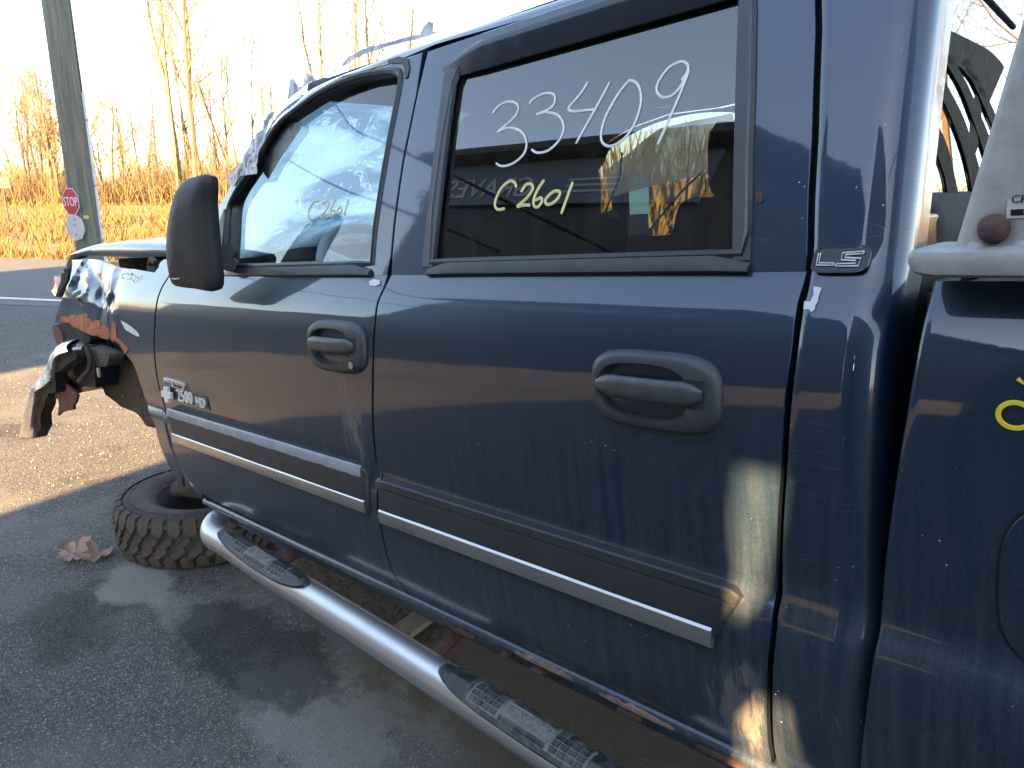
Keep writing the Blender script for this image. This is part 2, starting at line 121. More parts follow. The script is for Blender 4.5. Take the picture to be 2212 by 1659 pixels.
 'emb_outl': [(-1.1908,0.007,1.0025),(-0.9157,0.0075,0.9971),(-0.9403,0.0108,0.9625),(-1.1982,0.0102,0.9678)],
 'mirror': [(-0.5583,-0.06,1.6716),(-0.6362,-0.06,1.6789),(-0.7016,-0.06,1.6723),(-0.7487,-0.06,1.6506),(-0.7902,-0.06,1.6105),(-0.8416,-0.06,1.5368),(-0.8729,-0.06,1.465),(-0.8761,-0.06,1.4441),(-0.8738,-0.06,1.3828),(-0.8427,-0.06,1.3712),(-0.7269,-0.06,1.3651),(-0.6181,-0.06,1.3615),(-0.5952,-0.06,1.4178),(-0.5868,-0.06,1.5255),(-0.575,-0.06,1.6082)],
 'bandU': [(1.138,0.2071,1.717),(1.138,0.2484,1.7213),(1.138,0.3306,1.7249),(1.138,0.4316,1.7239),(1.138,0.546,1.7201),(1.138,0.622,1.7088),(1.138,0.6401,1.7021)],
 'bandL': [(1.138,0.2156,1.6737),(1.138,0.2611,1.6784),(1.138,0.3136,1.6803),(1.138,0.3538,1.6783),(1.138,0.3955,1.6786),(1.138,0.4603,1.6641),(1.138,0.5535,1.6335)],
 'bAo': [(1.138,0.219,1.6741),(1.138,0.2618,1.6727),(1.138,0.309,1.6584),(1.138,0.3603,1.6358),(1.138,0.4254,1.6044),(1.138,0.4887,1.559),(1.138,0.5474,1.5095),(1.138,0.5865,1.4699)],
 'bAi': [(1.138,0.2222,1.6473),(1.138,0.2543,1.6466),(1.138,0.2929,1.6356),(1.138,0.339,1.6146),(1.138,0.3847,1.5869),(1.138,0.4239,1.5598),(1.138,0.4616,1.5257),(1.138,0.5047,1.4714)],
 'bBo': [(1.138,0.2298,1.6124),(1.138,0.2629,1.6075),(1.138,0.2949,1.5925),(1.138,0.3378,1.5673),(1.138,0.3707,1.5403),(1.138,0.3969,1.5093),(1.138,0.4293,1.4728)],
 'bBi': [(1.138,0.2341,1.5766),(1.138,0.2639,1.5707),(1.138,0.2925,1.5535),(1.138,0.3185,1.5343),(1.138,0.3463,1.5092),(1.138,0.3681,1.474)],
 'bCr': [(1.138,0.3186,1.6998),(1.138,0.4246,1.6611),(1.138,0.4958,1.6243),(1.138,0.5624,1.5893),(1.138,0.6625,1.5278)],
 'bCl': [(1.138,0.2931,1.6899),(1.138,0.4004,1.6489),(1.138,0.4706,1.6068),(1.138,0.5255,1.5711),(1.138,0.6106,1.5096)],
 'bDr': [(1.138,0.4228,1.6977),(1.138,0.5079,1.6628),(1.138,0.5854,1.6299),(1.138,0.6984,1.5739)],
 'bDl': [(1.138,0.3986,1.6864),(1.138,0.4704,1.6597),(1.138,0.5568,1.617),(1.138,0.6545,1.5636)],
 'stick': [(1.126,0.2908,1.5437),(1.126,0.3067,1.5378),(1.126,0.3135,1.5455),(1.126,0.322,1.5394),(1.126,0.3333,1.5434),(1.126,0.3458,1.5398),(1.126,0.3909,1.5419),(1.126,0.3954,1.5288),(1.126,0.3855,1.5208),(1.126,0.4016,1.4983),(1.126,0.2923,1.5001),(1.126,0.2893,1.5127)],
 'ledge': [(1.155,0.1893,1.4749),(1.155,0.3857,1.4712),(1.155,0.3591,1.4208),(1.155,0.1914,1.4277)],
 'rackwhite': [(1.3,-0.1096,1.6621),(1.3,0.0028,1.6522)],
 'upr': [(1.2519,0.0,1.4239),(1.2657,0.0,1.4871),(1.2792,0.0,1.557),(1.296,0.0,1.629),(1.3102,0.0,1.6762)],
 'uprbase': [(1.2519,0.0,1.4239),(1.3239,-0.0,1.4137)],
 'railtop': [(1.2152,-0.03,1.4188),(1.27,-0.03,1.4103),(1.331,-0.03,1.4028)],
 'railbot': [(1.2172,-0.03,1.407),(1.227,-0.03,1.3988),(1.332,-0.03,1.3841)],
 'stk': [(1.3054,-0.012,1.4742),(1.3039,-0.012,1.453),(1.3245,-0.012,1.4494),(1.3231,-0.012,1.4739)],
 'boltc': [(1.2938,-0.01,1.4425)],
 'yel': [(1.3262,0.0016,1.2339),(1.3314,0.0046,1.2652)],
 'chip1': [(1.0697,0.0444,1.3735),(1.082,0.0433,1.3716),(1.0806,0.0373,1.3606),(1.0812,0.0336,1.3536),(1.0786,0.0309,1.3486),(1.0794,0.0284,1.3436),(1.0759,0.0266,1.3401),(1.0708,0.0283,1.3434),(1.0633,0.0282,1.3432),(1.0616,0.0339,1.3542),(1.0705,0.0335,1.3534),(1.0726,0.0383,1.3625)],
 'chip2': [(0.9619,0.0882,1.5089),(0.9695,0.0877,1.5072),(0.9741,0.086,1.5013),(0.9751,0.0841,1.4946),(0.9707,0.083,1.491),(0.9632,0.0834,1.4922)],
 'chip3': [(-0.0002,0.0475,1.379),(0.0152,0.0505,1.3842),(0.0411,0.0495,1.3824),(0.0497,0.0446,1.374),(0.0314,0.0418,1.3688),(0.0085,0.0427,1.3704)],
 'hdrust': [(0.7219,0.0032,1.2522),(0.729,0.0044,1.2633),(0.7418,0.0054,1.2706),(0.7511,0.0048,1.266),(0.7505,0.0043,1.2627),(0.7391,0.004,1.26),(0.7278,0.0032,1.2527),(0.7221,0.0025,1.2456)],
 'film_roof': [(-0.2917,0.2239,1.9292),(-0.2683,0.2298,1.9464),(-0.207,0.2329,1.9555),(-0.0906,0.2302,1.9481),(0.0165,0.2278,1.9414),(0.0442,0.2263,1.937),(0.0531,0.2325,1.9544),(0.068,0.235,1.9616),(0.0905,0.2319,1.9529),(0.0938,0.2248,1.933),(0.1239,0.2218,1.9246),(0.0264,0.2232,1.9285),(-0.0872,0.2266,1.9381),(-0.1936,0.2264,1.9373),(-0.2756,0.2226,1.9261)],
 'flap1': [(-0.5641,0.2135,1.8825),(-0.5627,0.2234,1.9109),(-0.5674,0.2347,1.9424),(-0.552,0.236,1.9477),(-0.5036,0.2228,1.9147),(-0.4811,0.2208,1.9108),(-0.488,0.232,1.9419),(-0.4669,0.2331,1.9468),(-0.4266,0.225,1.9266),(-0.4022,0.2202,1.9144),(-0.4371,0.2204,1.9128),(-0.4902,0.2181,1.9024),(-0.5289,0.2159,1.8929)],
 'tape_a': [(-0.6629,0.2107,1.8627),(-0.6067,0.2089,1.8646),(-0.5594,0.2131,1.8817),(-0.6248,0.2092,1.8632),(-0.6569,0.1979,1.8261),(-0.6673,0.1834,1.7813),(-0.6859,0.1753,1.7541),(-0.6802,0.1545,1.6902),(-0.7988,0.1623,1.695),(-0.8435,0.1559,1.6659),(-0.8989,0.1653,1.6841),(-0.8214,0.1721,1.7213),(-0.7559,0.193,1.7967),(-0.6951,0.1987,1.823)],
 'pinktape': [(-0.9441,0.1741,1.7017),(-0.8416,0.1797,1.7411),(-0.8215,0.1764,1.7345),(-0.901,0.1669,1.6887)],
 'tape_c': [(-0.0702,0.2136,1.9011),(-0.0291,0.2135,1.9008),(0.0124,0.2085,1.8865),(0.0249,0.2007,1.8641),(0.0254,0.1938,1.8441),(0.0164,0.1933,1.8424),(0.0041,0.2032,1.8714),(-0.0123,0.2076,1.884),(-0.0675,0.2106,1.8927)],
 'front_dark': [(-0.7014,0.1739,1.7474),(-0.6522,0.1863,1.792),(-0.5911,0.1956,1.8272),(-0.489,0.1879,1.8146),(-0.4854,0.181,1.7943),(-0.6007,0.1578,1.7114),(-0.6425,0.1464,1.67),(-0.6802,0.1545,1.6902)],
 'hl': [(0.7096,0.0,1.1965),(0.7267,-0.0,1.1959),(0.9279,0.0,1.2083)],
 'pad1': [(-0.873,-0.03,0.5472),(-0.3175,-0.03,0.5413)],
 'pad2': [(0.2624,-0.03,0.5234),(0.7832,-0.03,0.5144)],
 'fh': [(-0.0986,0.0011,1.2265)],
 'rh': [(0.8376,0.0003,1.2097)],
 'crust1': [(0.312,0.0529,0.5642),(0.3459,0.0544,0.5605),(0.4443,0.045,0.5825),(0.4831,0.0429,0.5873),(0.5192,0.0422,0.589),(0.5325,0.0501,0.571),(0.4922,0.0509,0.5691),(0.4367,0.0515,0.5675),(0.338,0.0603,0.5434)],
 'crust2': [(0.5832,0.0456,0.5811),(0.6342,0.0427,0.5878),(0.6554,0.0491,0.5732),(0.7114,0.0451,0.5824),(0.7254,0.05,0.5712),(0.6534,0.0556,0.5573),(0.6014,0.052,0.5664)],
 'sun_hole1': [(0.376,-3.2,2.5015),(0.4483,-3.2,2.507),(0.4473,-3.2,2.442),(0.4324,-3.2,2.3613),(0.4245,-3.2,2.3078),(0.4111,-3.2,2.2772),(0.3908,-3.2,2.2447),(0.3818,-3.2,2.3179),(0.3705,-3.2,2.417)],
 'sun_hole2': [(0.4137,-3.2,2.0741),(0.4364,-3.2,2.1147),(0.4507,-3.2,2.1385),(0.484,-3.2,2.1484),(0.4946,-3.2,2.0956),(0.5147,-3.2,2.0523),(0.5263,-3.2,1.9624),(0.4043,-3.2,1.862),(0.4084,-3.2,1.9849)],
}
# ------------------------------------------------------------------ helpers
def link(name, me, parent=None, mat=None):
    o = bpy.data.objects.new(name, me); COL.objects.link(o)
    if parent is not None: o.parent = parent
    if mat is not None and me is not None: me.materials.append(mat)
    return o
def tag(o, label=None, cat=None, group=None, kind=None):
    if label: o['label'] = label
    if cat: o['category'] = cat
    if group: o['group'] = group
    if kind: o['kind'] = kind
    return o
def empty(name, loc=(0, 0, 0), rot=(0, 0, 0)):
    o = bpy.data.objects.new(name, None); COL.objects.link(o); o.location = loc; o.rotation_euler = rot; o.empty_display_size = .2
    return o
def mesh(name, v, f, smooth=True, sharp=40):
    me = bpy.data.meshes.new(name); me.from_pydata([tuple(p) for p in v], [], f); me.update()
    if smooth:
        me.polygons.foreach_set('use_smooth', [True]*len(me.polygons))
        me.set_sharp_from_angle(angle=radians(sharp))
    return me
class MB:
    def __init__(s): s.v = []; s.f = []
    def add(s, v, f):
        b = len(s.v); s.v += [Vector(p) for p in v]; s.f += [tuple(i+b for i in q) for q in f]; return s
    def box(s, x0, x1, y0, y1, z0, z1, m=None):
        v = [Vector((x, y, z)) for z in (z0, z1) for y in (y0, y1) for x in (x0, x1)]
        if m is not None: v = [m @ p for p in v]
        return s.add(v, [(0, 2, 3, 1), (4, 5, 7, 6), (0, 1, 5, 4), (2, 6, 7, 3), (0, 4, 6, 2), (1, 3, 7, 5)])
    def loft(s, rings, closed=True, cap=(True, True)):
        n = len(rings[0]); v = [p for r in rings for p in r]; f = []
        for i in range(len(rings)-1):
            for j in range(n if closed else n-1):
                a = i*n+j; b = i*n+(j+1) % n; f.append((a, b, b+n, a+n))
        if closed and cap[0]: f.append(tuple(range(n))[::-1])
        if closed and cap[1]: f.append(tuple((len(rings)-1)*n+k for k in range(n)))
        return s.add(v, f)
    def tube(s, pts, r, n=10, cap=True):
        pts = [Vector(p) for p in pts]; rings = []; up = None
        for i, p in enumerate(pts):
            t = (pts[min(i+1, len(pts)-1)]-pts[max(i-1, 0)]).normalized()
            if up is None: up = Vector((0, 0, 1)) if abs(t.z) < .9 else Vector((1, 0, 0))
            a = (up - t*up.dot(t)).normalized(); up = a; b = t.cross(a)
            rr = r[i] if isinstance(r, (list, tuple)) else r
            rings.append([p + (a*cos(2*pi*k/n)+b*sin(2*pi*k/n))*rr for k in range(n)])
        return s.loft(rings, True, (cap, cap))
    def prism(s, poly, d):          # poly 3D, extruded by the vector d
        n = len(poly); d = Vector(d); v = [Vector(p) for p in poly]+[Vector(p)+d for p in poly]
        return s.add(v, [tuple(range(n))[::-1], tuple(range(n, 2*n))]+[(i, (i+1) % n, n+(i+1) % n, n+i) for i in range(n)])
    def build(s, name, mat, parent=None, smooth=True, sharp=40, bevel=0, seg=2):
        o = link(name, mesh(name, s.v, s.f, smooth, sharp), parent, mat)
        bm = bmesh.new(); bm.from_mesh(o.data); bmesh.ops.recalc_face_normals(bm, faces=bm.faces); bm.to_mesh(o.data); bm.free()
        if bevel:
            m = o.modifiers.new('bevel', 'BEVEL'); m.width = bevel; m.segments = seg; m.limit_method = 'ANGLE'; m.angle_limit = radians(35); m.harden_normals = True
        return o
def catmull(P, n=4, closed=False):
    P = [Vector(p) for p in P]; out = []; N = len(P)
    for i in range(N if closed else N-1):
        g = (lambda k: P[k % N]) if closed else (lambda k: P[max(0, min(N-1, k))])
        p0, p1, p2, p3 = g(i-1), g(i), g(i+1), g(i+2)
        for k in range(n):
            t = k/n; out.append(.5*((2*p1)+(p2-p0)*t+(2*p0-5*p1+4*p2-p3)*t*t+(3*p1-p0-3*p2+p3)*t**3))
    if not closed: out.append(P[-1])
    return out
def xz(key): return [(p[0], p[2]) for p in D[key]]
def lerp(a, b, t): return a+(b-a)*t
# body side surfaces: depth y as a function of (x, z)
PROF = [(.44,.10),(.50,.075),(.56,.055),(.60,.038),(.66,.016),(.74,.003),(.82,-.004),(.875,-.004),(.895,.002),(.91,.012),(.925,.015),(.96,.011),(1.04,.004),(1.12,.0005),(1.20,0),(1.26,.004),(1.30,.0115),(1.33,.022),(1.36,.037),(1.39,.054),(1.41,.067),(1.5,.14)]
PZ = [p[0] for p in PROF]
def herm(t):
    n = len(PROF)
    if t <= PZ[0]: return PROF[0][1]
    if t >= PZ[-1]: return PROF[-1][1]
    i = max(0, min(n-2, bisect(PZ, t)-1))
    def m(k):
        a, b = max(0, k-1), min(n-1, k+1); return (PROF[b][1]-PROF[a][1])/(PZ[b]-PZ[a])
    h = PZ[i+1]-PZ[i]; s = (t-PZ[i])/h
    return (2*s**3-3*s*s+1)*PROF[i][1]+(s**3-2*s*s+s)*h*m(i)+(-2*s**3+3*s*s)*PROF[i+1][1]+(s**3-s*s)*h*m(i+1)
def wav(x, z): return .00035*sin(7.1*x+1.3*sin(5*z))*sin(9*z+2*x)+.0002*sin(19*x+11*z)
def Ys(x, z): return herm(z)+wav(x, z)
def Yg(x, z):
    h = z-1.39
    return .055+.27*h+.08*h*h+.05*max(0., -.2-x)**2
def segd(px, pz, a, b):
    dx, dz = b[0]-a[0], b[1]-a[1]; L = dx*dx+dz*dz
    t = 0 if L == 0 else max(0, min(1, ((px-a[0])*dx+(pz-a[1])*dz)/L))
    return sqrt((px-a[0]-dx*t)**2+(pz-a[1]-dz*t)**2)
def pin(x, z, P):
    c = False; j = len(P)-1
    for i in range(len(P)):
        if (P[i][1] > z) != (P[j][1] > z) and x < (P[j][0]-P[i][0])*(z-P[i][1])/(P[j][1]-P[i][1])+P[i][0]: c = not c
        j = i
    return c
def dens(P, r):
    out = []
    for i, a in enumerate(P):
        b = P[(i+1) % len(P)]; L = sqrt((b[0]-a[0])**2+(b[1]-a[1])**2); n = max(1, int(L/r))
        for k in range(n): out.append((lerp(a[0], b[0], k/n), lerp(a[1], b[1], k/n)))
    return out
def area(P): return .5*sum(P[i-1][0]*P[i][1]-P[i][0]*P[i-1][1] for i in range(len(P)))
def sheet(name, outline, F, mat, parent, res=.03, holes=(), hem=.012, lip=.0015, flip=False, smooth_normals=True):
    """A pressed panel on the surface y = F(x,z): outline and holes in (x,z), smooth analytic normals, folded edges."""
    loops = [dens(list(outline), res*1.2)]+[dens(list(h), res*1.2) for h in holes]
    pts = []; ed = []; ids = []
    for L in loops:
        b = len(pts); pts += L; ed += [(b+i, b+(i+1) % len(L)) for i in range(len(L))]
    x0 = min(p[0] for p in loops[0]); x1 = max(p[0] for p in loops[0]); z0 = min(p[1] for p in loops[0]); z1 = max(p[1] for p in loops[0])
    segs = [(pts[a], pts[b]) for a, b in ed]
    zi = z0+res*.5
    while zi < z1:
        xi = x0+res*.5; near = [s for s in segs if min(s[0][1], s[1][1])-res < zi < max(s[0][1], s[1][1])+res]
        while xi < x1:
            if pin(xi, zi, loops[0]) and not any(pin(xi, zi, h) for h in loops[1:]):
                if all(segd(xi, zi, a, b) > res*.45 for a, b in near if min(a[0], b[0])-res < xi < max(a[0], b[0])+res): pts.append((xi, zi))
            xi += res
        zi += res
    r = delaunay_2d_cdt([Vector(p) for p in pts], ed, [], 1, 1e-6)
    vs = [(p.x, F(p.x, p.y), p.y) for p in r[0]]
    def nrm(x, z):
        e = .0015; n = Vector(((F(x+e, z)-F(x-e, z))/(2*e), -1, (F(x, z+e)-F(x, z-e))/(2*e))).normalized()
        return -n if flip else n
    fs = []; nl = []
    vn = [nrm(p.x, p.y) for p in r[0]]
    for f in r[2]:
        a, b, c = [r[0][i] for i in f[:3]]
        if any(pin((a.x+b.x+c.x)/3, (a.y+b.y+c.y)/3, h) for h in loops[1:]): continue
        ccw = (b.x-a.x)*(c.y-a.y)-(c.x-a.x)*(b.y-a.y) > 0          # ccw in (x,z) -> normal towards -y
        f = tuple(f) if ccw != flip else tuple(reversed(f))
        fs.append(f); nl += [vn[i] for i in f]
    sg = -1 if not flip else 1
    for li, L in enumerate(loops):
        if hem <= 0: break
        n = len(L); ccw = area(L) > 0; outw = ccw if li == 0 else not ccw
        b = len(vs); on = []
        for i, (x, z) in enumerate(L):
            tx, tz = L[(i+1) % n][0]-L[i-1][0], L[(i+1) % n][1]-L[i-1][1]; q = sqrt(tx*tx+tz*tz) or 1
            ox, oz = (tz/q, -tx/q) if outw else (-tz/q, tx/q); on.append(Vector((ox, 0, oz)))
            y = F(x, z); s_ = -sg
            vs.append((x, y, z)); vs.append((x+ox*lip, y+s_*lip, z+oz*lip)); vs.append((x+ox*lip, y+s_*hem, z+oz*lip))
        for i in range(n):
            j = (i+1) % n
            for k in (0, 1):
                q = (b+3*i+k, b+3*j+k, b+3*j+k+1, b+3*i+k+1)
                na = [nrm(*L[i]), on[i], on[i]]; nb = [nrm(*L[j]), on[j], on[j]]
                N = [na[k], nb[k], nb[k+1], na[k+1]]
                p = [Vector(vs[t]) for t in q]; gn = (p[1]-p[0]).cross(p[2]-p[0])
                if gn.dot(N[2]+N[0]) < 0: q = q[::-1]; N = N[::-1]
                fs.append(q); nl += N
    me = bpy.data.meshes.new(name); me.from_pydata(vs, [], fs)
    me.polygons.foreach_set('use_smooth', [True]*len(fs)); me.update()
    me.normals_split_custom_set(nl)
    return link(name, me, parent, mat)
def plate(name, key, mat, parent, dy=.012, bevel=.002, smooth=True, pts=None, off=(0, 0, 0)):
    P = [Vector(p)+Vector(off) for p in (pts or D[key])]
    return MB().prism(P, (0, dy, 0)).build(name, mat, parent, smooth, 30, bevel)
def ribbon(mb, P, wdt, thick=.0012, F=None, nrm=Vector((0, -1, 0))):
    P = [Vector(p) for p in P]; n = len(P); rings = []
    for i in range(n):
        t = (P[min(i+1, n-1)]-P[max(i-1, 0)]).normalized(); sd = t.cross(nrm).normalized(); q = P[i]+nrm*thick; hw = wdt*.5*(.75 if i in (0, n-1) else 1)
        rings.append([P[i]-sd*hw, q-sd*hw*.8, q+sd*hw*.8, P[i]+sd*hw])
    mb.loft(rings, True)
def textmesh(name, body, size, mat, parent, M, extrude=.001, shear=0., align='CENTER', sx=1.0):
    cu = bpy.data.curves.new(name, 'FONT'); cu.body = body; cu.size = size; cu.extrude = extrude; cu.shear = shear; cu.align_x = align; cu.align_y = 'CENTER'; cu.resolution_u = 3
    t = bpy.data.objects.new(name, cu); COL.objects.link(t)
    dg = bpy.context.evaluated_depsgraph_get(); me = bpy.data.meshes.new_from_object(t.evaluated_get(dg))
    bpy.data.objects.remove(t); bpy.data.curves.remove(cu)
    me.transform(M @ Matrix.Diagonal((sx, 1, 1, 1))); me.name = name
    return link(name, me, parent, mat)
def side_matrix(x, y, z, tilt=0):     # text standing on the truck side, facing -y, reading towards +x
    return Matrix.Translation((x, y, z)) @ Matrix.Rotation(tilt, 4, 'Y') @ Matrix.Rotation(radians(90), 4, 'X')

# ------------------------------------------------------------------ materials
class NT:
    def __init__(s, name):
        s.m = bpy.data.materials.new(name); s.m.use_nodes = True; s.t = s.m.node_tree; s.t.nodes.clear()
        s.out = s.t.nodes.new('ShaderNodeOutputMaterial'); s.tc = None
    def n(s, ty, **k):
        nd = s.t.nodes.new(ty)
        for a, b in k.items(): setattr(nd, a, b)
        return nd
    def l(s, a, b): s.t.links.new(a, b)
    def co(s, scale=(1, 1, 1), loc=(0, 0, 0), rot=(0, 0, 0)):
        if s.tc is None: s.tc = s.n('ShaderNodeTexCoord')
        m = s.n('ShaderNodeMapping'); m.inputs['Scale'].default_value = scale; m.inputs['Location'].default_value = loc; m.inputs['Rotation'].default_value = rot
        s.l(s.tc.outputs['Object'], m.inputs[0]); return m.outputs[0]
    def noise(s, scale, detail=4, rough=.6, co=None, dist=0):
        t = s.n('ShaderNodeTexNoise'); t.inputs['Scale'].default_value = scale; t.inputs['Detail'].default_value = detail; t.inputs['Roughness'].default_value = rough; t.inputs['Distortion'].default_value = dist
        s.l(co if co is not None else s.co(), t.inputs['Vector']); return t.outputs['Fac']
    def vor(s, scale, co=None, feature='F1', out='Distance', rnd=1):
        t = s.n('ShaderNodeTexVoronoi'); t.feature = feature; t.inputs['Scale'].default_value = scale; t.inputs['Randomness'].default_value = rnd
        s.l(co if co is not None else s.co(), t.inputs['Vector']); return t.outputs[out]
    def ramp(s, fac, stops):
        r = s.n('ShaderNodeValToRGB'); e = r.color_ramp.elements
        while len(e) < len(stops): e.new(.5)
        for i, (p, c) in enumerate(stops):
            e[i].position = p; e[i].color = (c, c, c, 1) if isinstance(c, (int, float)) else (*c, 1)
        s.l(fac, r.inputs[0]); return r.outputs[0]
    def mix(s, f, a, b, ty='MIX'):
        m = s.n('ShaderNodeMix'); m.data_type = 'RGBA'; m.blend_type = ty
        for k, v in ((0, f), (6, a), (7, b)):
            if isinstance(v, (int, float)): m.inputs[k].default_value = v if k == 0 else (v, v, v, 1)
            elif isinstance(v, tuple): m.inputs[k].default_value = (*v, 1)
            else: s.l(v, m.inputs[k])
        return m.outputs[2]
    def math(s, op, a, b=0.):
        m = s.n('ShaderNodeMath'); m.operation = op
        for k, v in ((0, a), (1, b)):
            if isinstance(v, (int, float)): m.inputs[k].default_value = v
            else: s.l(v, m.inputs[k])
        return m.outputs[0]
    def bump(s, h, strength=.2, dist=.01):
        b = s.n('ShaderNodeBump'); b.inputs['Strength'].default_value = strength; b.inputs['Distance'].default_value = dist; s.l(h, b.inputs['Height']); return b.outputs[0]
    def pr(s, **k):
        p = s.n('ShaderNodeBsdfPrincipled')
        for a, v in k.items():
            i = p.inputs[a.replace('_', ' ')]
            if isinstance(v, (int, float)): i.default_value = v
            elif isinstance(v, tuple): i.default_value = (*v, 1) if len(v) == 3 and i.type == 'RGBA' else v
            else: s.l(v, i)
        return p.outputs[0]
    def fres(s, ior):          # the same reflectance from either side of a thin sheet
        f = s.n('ShaderNodeFresnel'); g_ = s.n('ShaderNodeNewGeometry')
        s.l(s.math('ADD', ior, s.math('MULTIPLY', g_.outputs['Backfacing'], 1/ior-ior)), f.inputs[0]); return f
    def done(s, sh): s.l(sh, s.out.inputs[0]); return s.m
def simple(name, c, rough=.5, metal=0., var=.12, scale=20, bump=0., **k):
    t = NT(name); f = t.noise(scale, 5)
    c2 = tuple(max(0, v*(1-var*2)) for v in c); c3 = tuple(min(1, v*(1+var)) for v in c)
    kw = dict(Base_Color=t.mix(f, c2, c3), Roughness=t.math('ADD', t.math('MULTIPLY', t.noise(scale*2.3, 3), .25), rough-.12), Metallic=metal)
    if bump: kw['Normal'] = t.bump(t.noise(scale*6, 4), bump, .004)
    kw.update(k); return t.done(t.pr(**kw))
def make_paint():
    t = NT('navy_paint')
    geo = t.n('ShaderNodeNewGeometry')
    sep = t.n('ShaderNodeSeparateXYZ'); t.l(t.co(), sep.inputs[0]); z = sep.outputs[2]
    low = t.n('ShaderNodeMapRange'); low.inputs[1].default_value = 1.32; low.inputs[2].default_value = .75; low.inputs[3].default_value = 0.; low.inputs[4].default_value = 1.; t.l(z, low.inputs[0])
    streak = t.ramp(t.noise(9, 6, .7, t.co((6, 1, .45))), [(.42, 0), (.72, 1)])
    fine = t.ramp(t.noise(260, 3, .8), [(.45, 0), (.75, 1)])
    brush = t.ramp(t.noise(70, 4, .8, t.co((.5, 1, 6))), [(.5, 0), (.8, 1)])
    dust = t.math('MULTIPLY', low.outputs[0], t.math('ADD', t.math('MULTIPLY', streak, .5), t.math('ADD', t.math('MULTIPLY', fine, .4), .12)))
    dust = t.math('MINIMUM', t.math('ADD', t.math('MULTIPLY', dust, .38), t.math('MULTIPLY', brush, .04)), 1.)
    for (sx, sz, rx, rz, am) in ((-.075, 1.06, .055, .13, .55), (-.06, .99, .035, .10, .4), (.97, .70, .05, .09, .8), (1.0, .765, .03, .03, .5)):
        m = t.co((1/rx, 0, 1/rz), (-sx/rx, 0, -sz/rz)); ln = t.n('ShaderNodeVectorMath'); ln.operation = 'LENGTH'; t.l(m, ln.inputs[0])
        d = t.math('ADD', ln.outputs['Value'], t.math('MULTIPLY', t.math('SUBTRACT', t.noise(26, 6, .75, t.co((2.2, 1, .5))), .5), 3.2))
        dust = t.math('MINIMUM', 1., t.math('ADD', dust, t.ramp(d, [(.35, am*.5), (1.0, 0)])))
    for sx in (.715, .748):
        m = t.co((1/.009, 0, 1/.16), (-sx/.009, 0, -1.0/.16)); ln = t.n('ShaderNodeVectorMath'); ln.operation = 'LENGTH'; t.l(m, ln.inputs[0])
        dust = t.math('MULTIPLY', dust, t.ramp(ln.outputs['Value'], [(.6, .1), (1.1, 1)]))
    # chips and specks
    v = t.vor(38); ch = t.ramp(v, [(.035, 1), (.055, 0)]); gate = t.ramp(t.noise(3.5, 2), [(.52, 0), (.6, 1)])
    specks = t.math('MULTIPLY', ch, gate)
    # scratches: thin bright lines from stretched cells
    sc = t.ramp(t.vor(14, t.co((.35, 1, 3.2), rot=(0, .25, 0)), 'DISTANCE_TO_EDGE'), [(.0, 1), (.006, 0)])
    scg = t.ramp(t.noise(5, 3, .5), [(.60, 0), (.68, 1)])
    scr = t.math('MULTIPLY', t.math('MULTIPLY', sc, scg), .35)
    base = t.mix(t.noise(1.5, 2), (.0018, .017, .043), (.003, .024, .057))
    c = t.mix(dust, base, (.22, .20, .18)); c = t.mix(scr, c, (.30, .32, .36)); c = t.mix(specks, c, (.55, .56, .58))
    mask = t.math('MAXIMUM', t.math('MAXIMUM', specks, scr), t.math('MULTIPLY', dust, 1.6))
    bp = t.bump(t.noise(55, 2), .012, .004)
    crough = t.math('ADD', .035, t.math('MULTIPLY', dust, .55))
    return t.done(t.pr(Base_Color=c, Metallic=t.math('MULTIPLY', t.math('SUBTRACT', 1., t.math('MINIMUM', mask, 1.)), .35), Roughness=.42, Coat_Weight=t.math('SUBTRACT', .84, t.math('MULTIPLY', t.math('MINIMUM', mask, 1.), .7)), Coat_Roughness=crough, Coat_IOR=1.58, Coat_Normal=bp))
def make_glass(name, tint, dirt=.05, dcol=(.5, .52, .5), ior=1.62):
    t = NT(name)
    tr = t.n('ShaderNodeBsdfTransparent'); tr.inputs[0].default_value = (*tint, 1)
    gl = t.n('ShaderNodeBsdfGlossy'); gl.inputs['Roughness'].default_value = .012; gl.inputs[0].default_value = (1, 1, 1, 1)
    t.l(t.bump(t.noise(3, 1), .02, .01), gl.inputs['Normal'])
    fr = t.fres(ior)
    m1 = t.n('ShaderNodeMixShader'); t.l(fr.outputs[0], m1.inputs[0]); t.l(tr.outputs[0], m1.inputs[1]); t.l(gl.outputs[0], m1.inputs[2])
    df = t.n('ShaderNodeBsdfDiffuse'); df.inputs[0].default_value = (*dcol, 1)
    st = t.ramp(t.noise(16, 5, .7, t.co((2, 1, .6), rot=(0, .5, 0))), [(.4, .0), (.8, 1)])
    sp = t.ramp(t.vor(60), [(.05, 1), (.09, 0)])
    dd = t.math('ADD', t.math('MULTIPLY', st, dirt), t.math('MULTIPLY', sp, dirt*1.5))
    m2 = t.n('ShaderNodeMixShader'); t.l(dd, m2.inputs[0]); t.l(m1.outputs[0], m2.inputs[1]); t.l(df.outputs[0], m2.inputs[2])
    return t.done(m2.outputs[0])
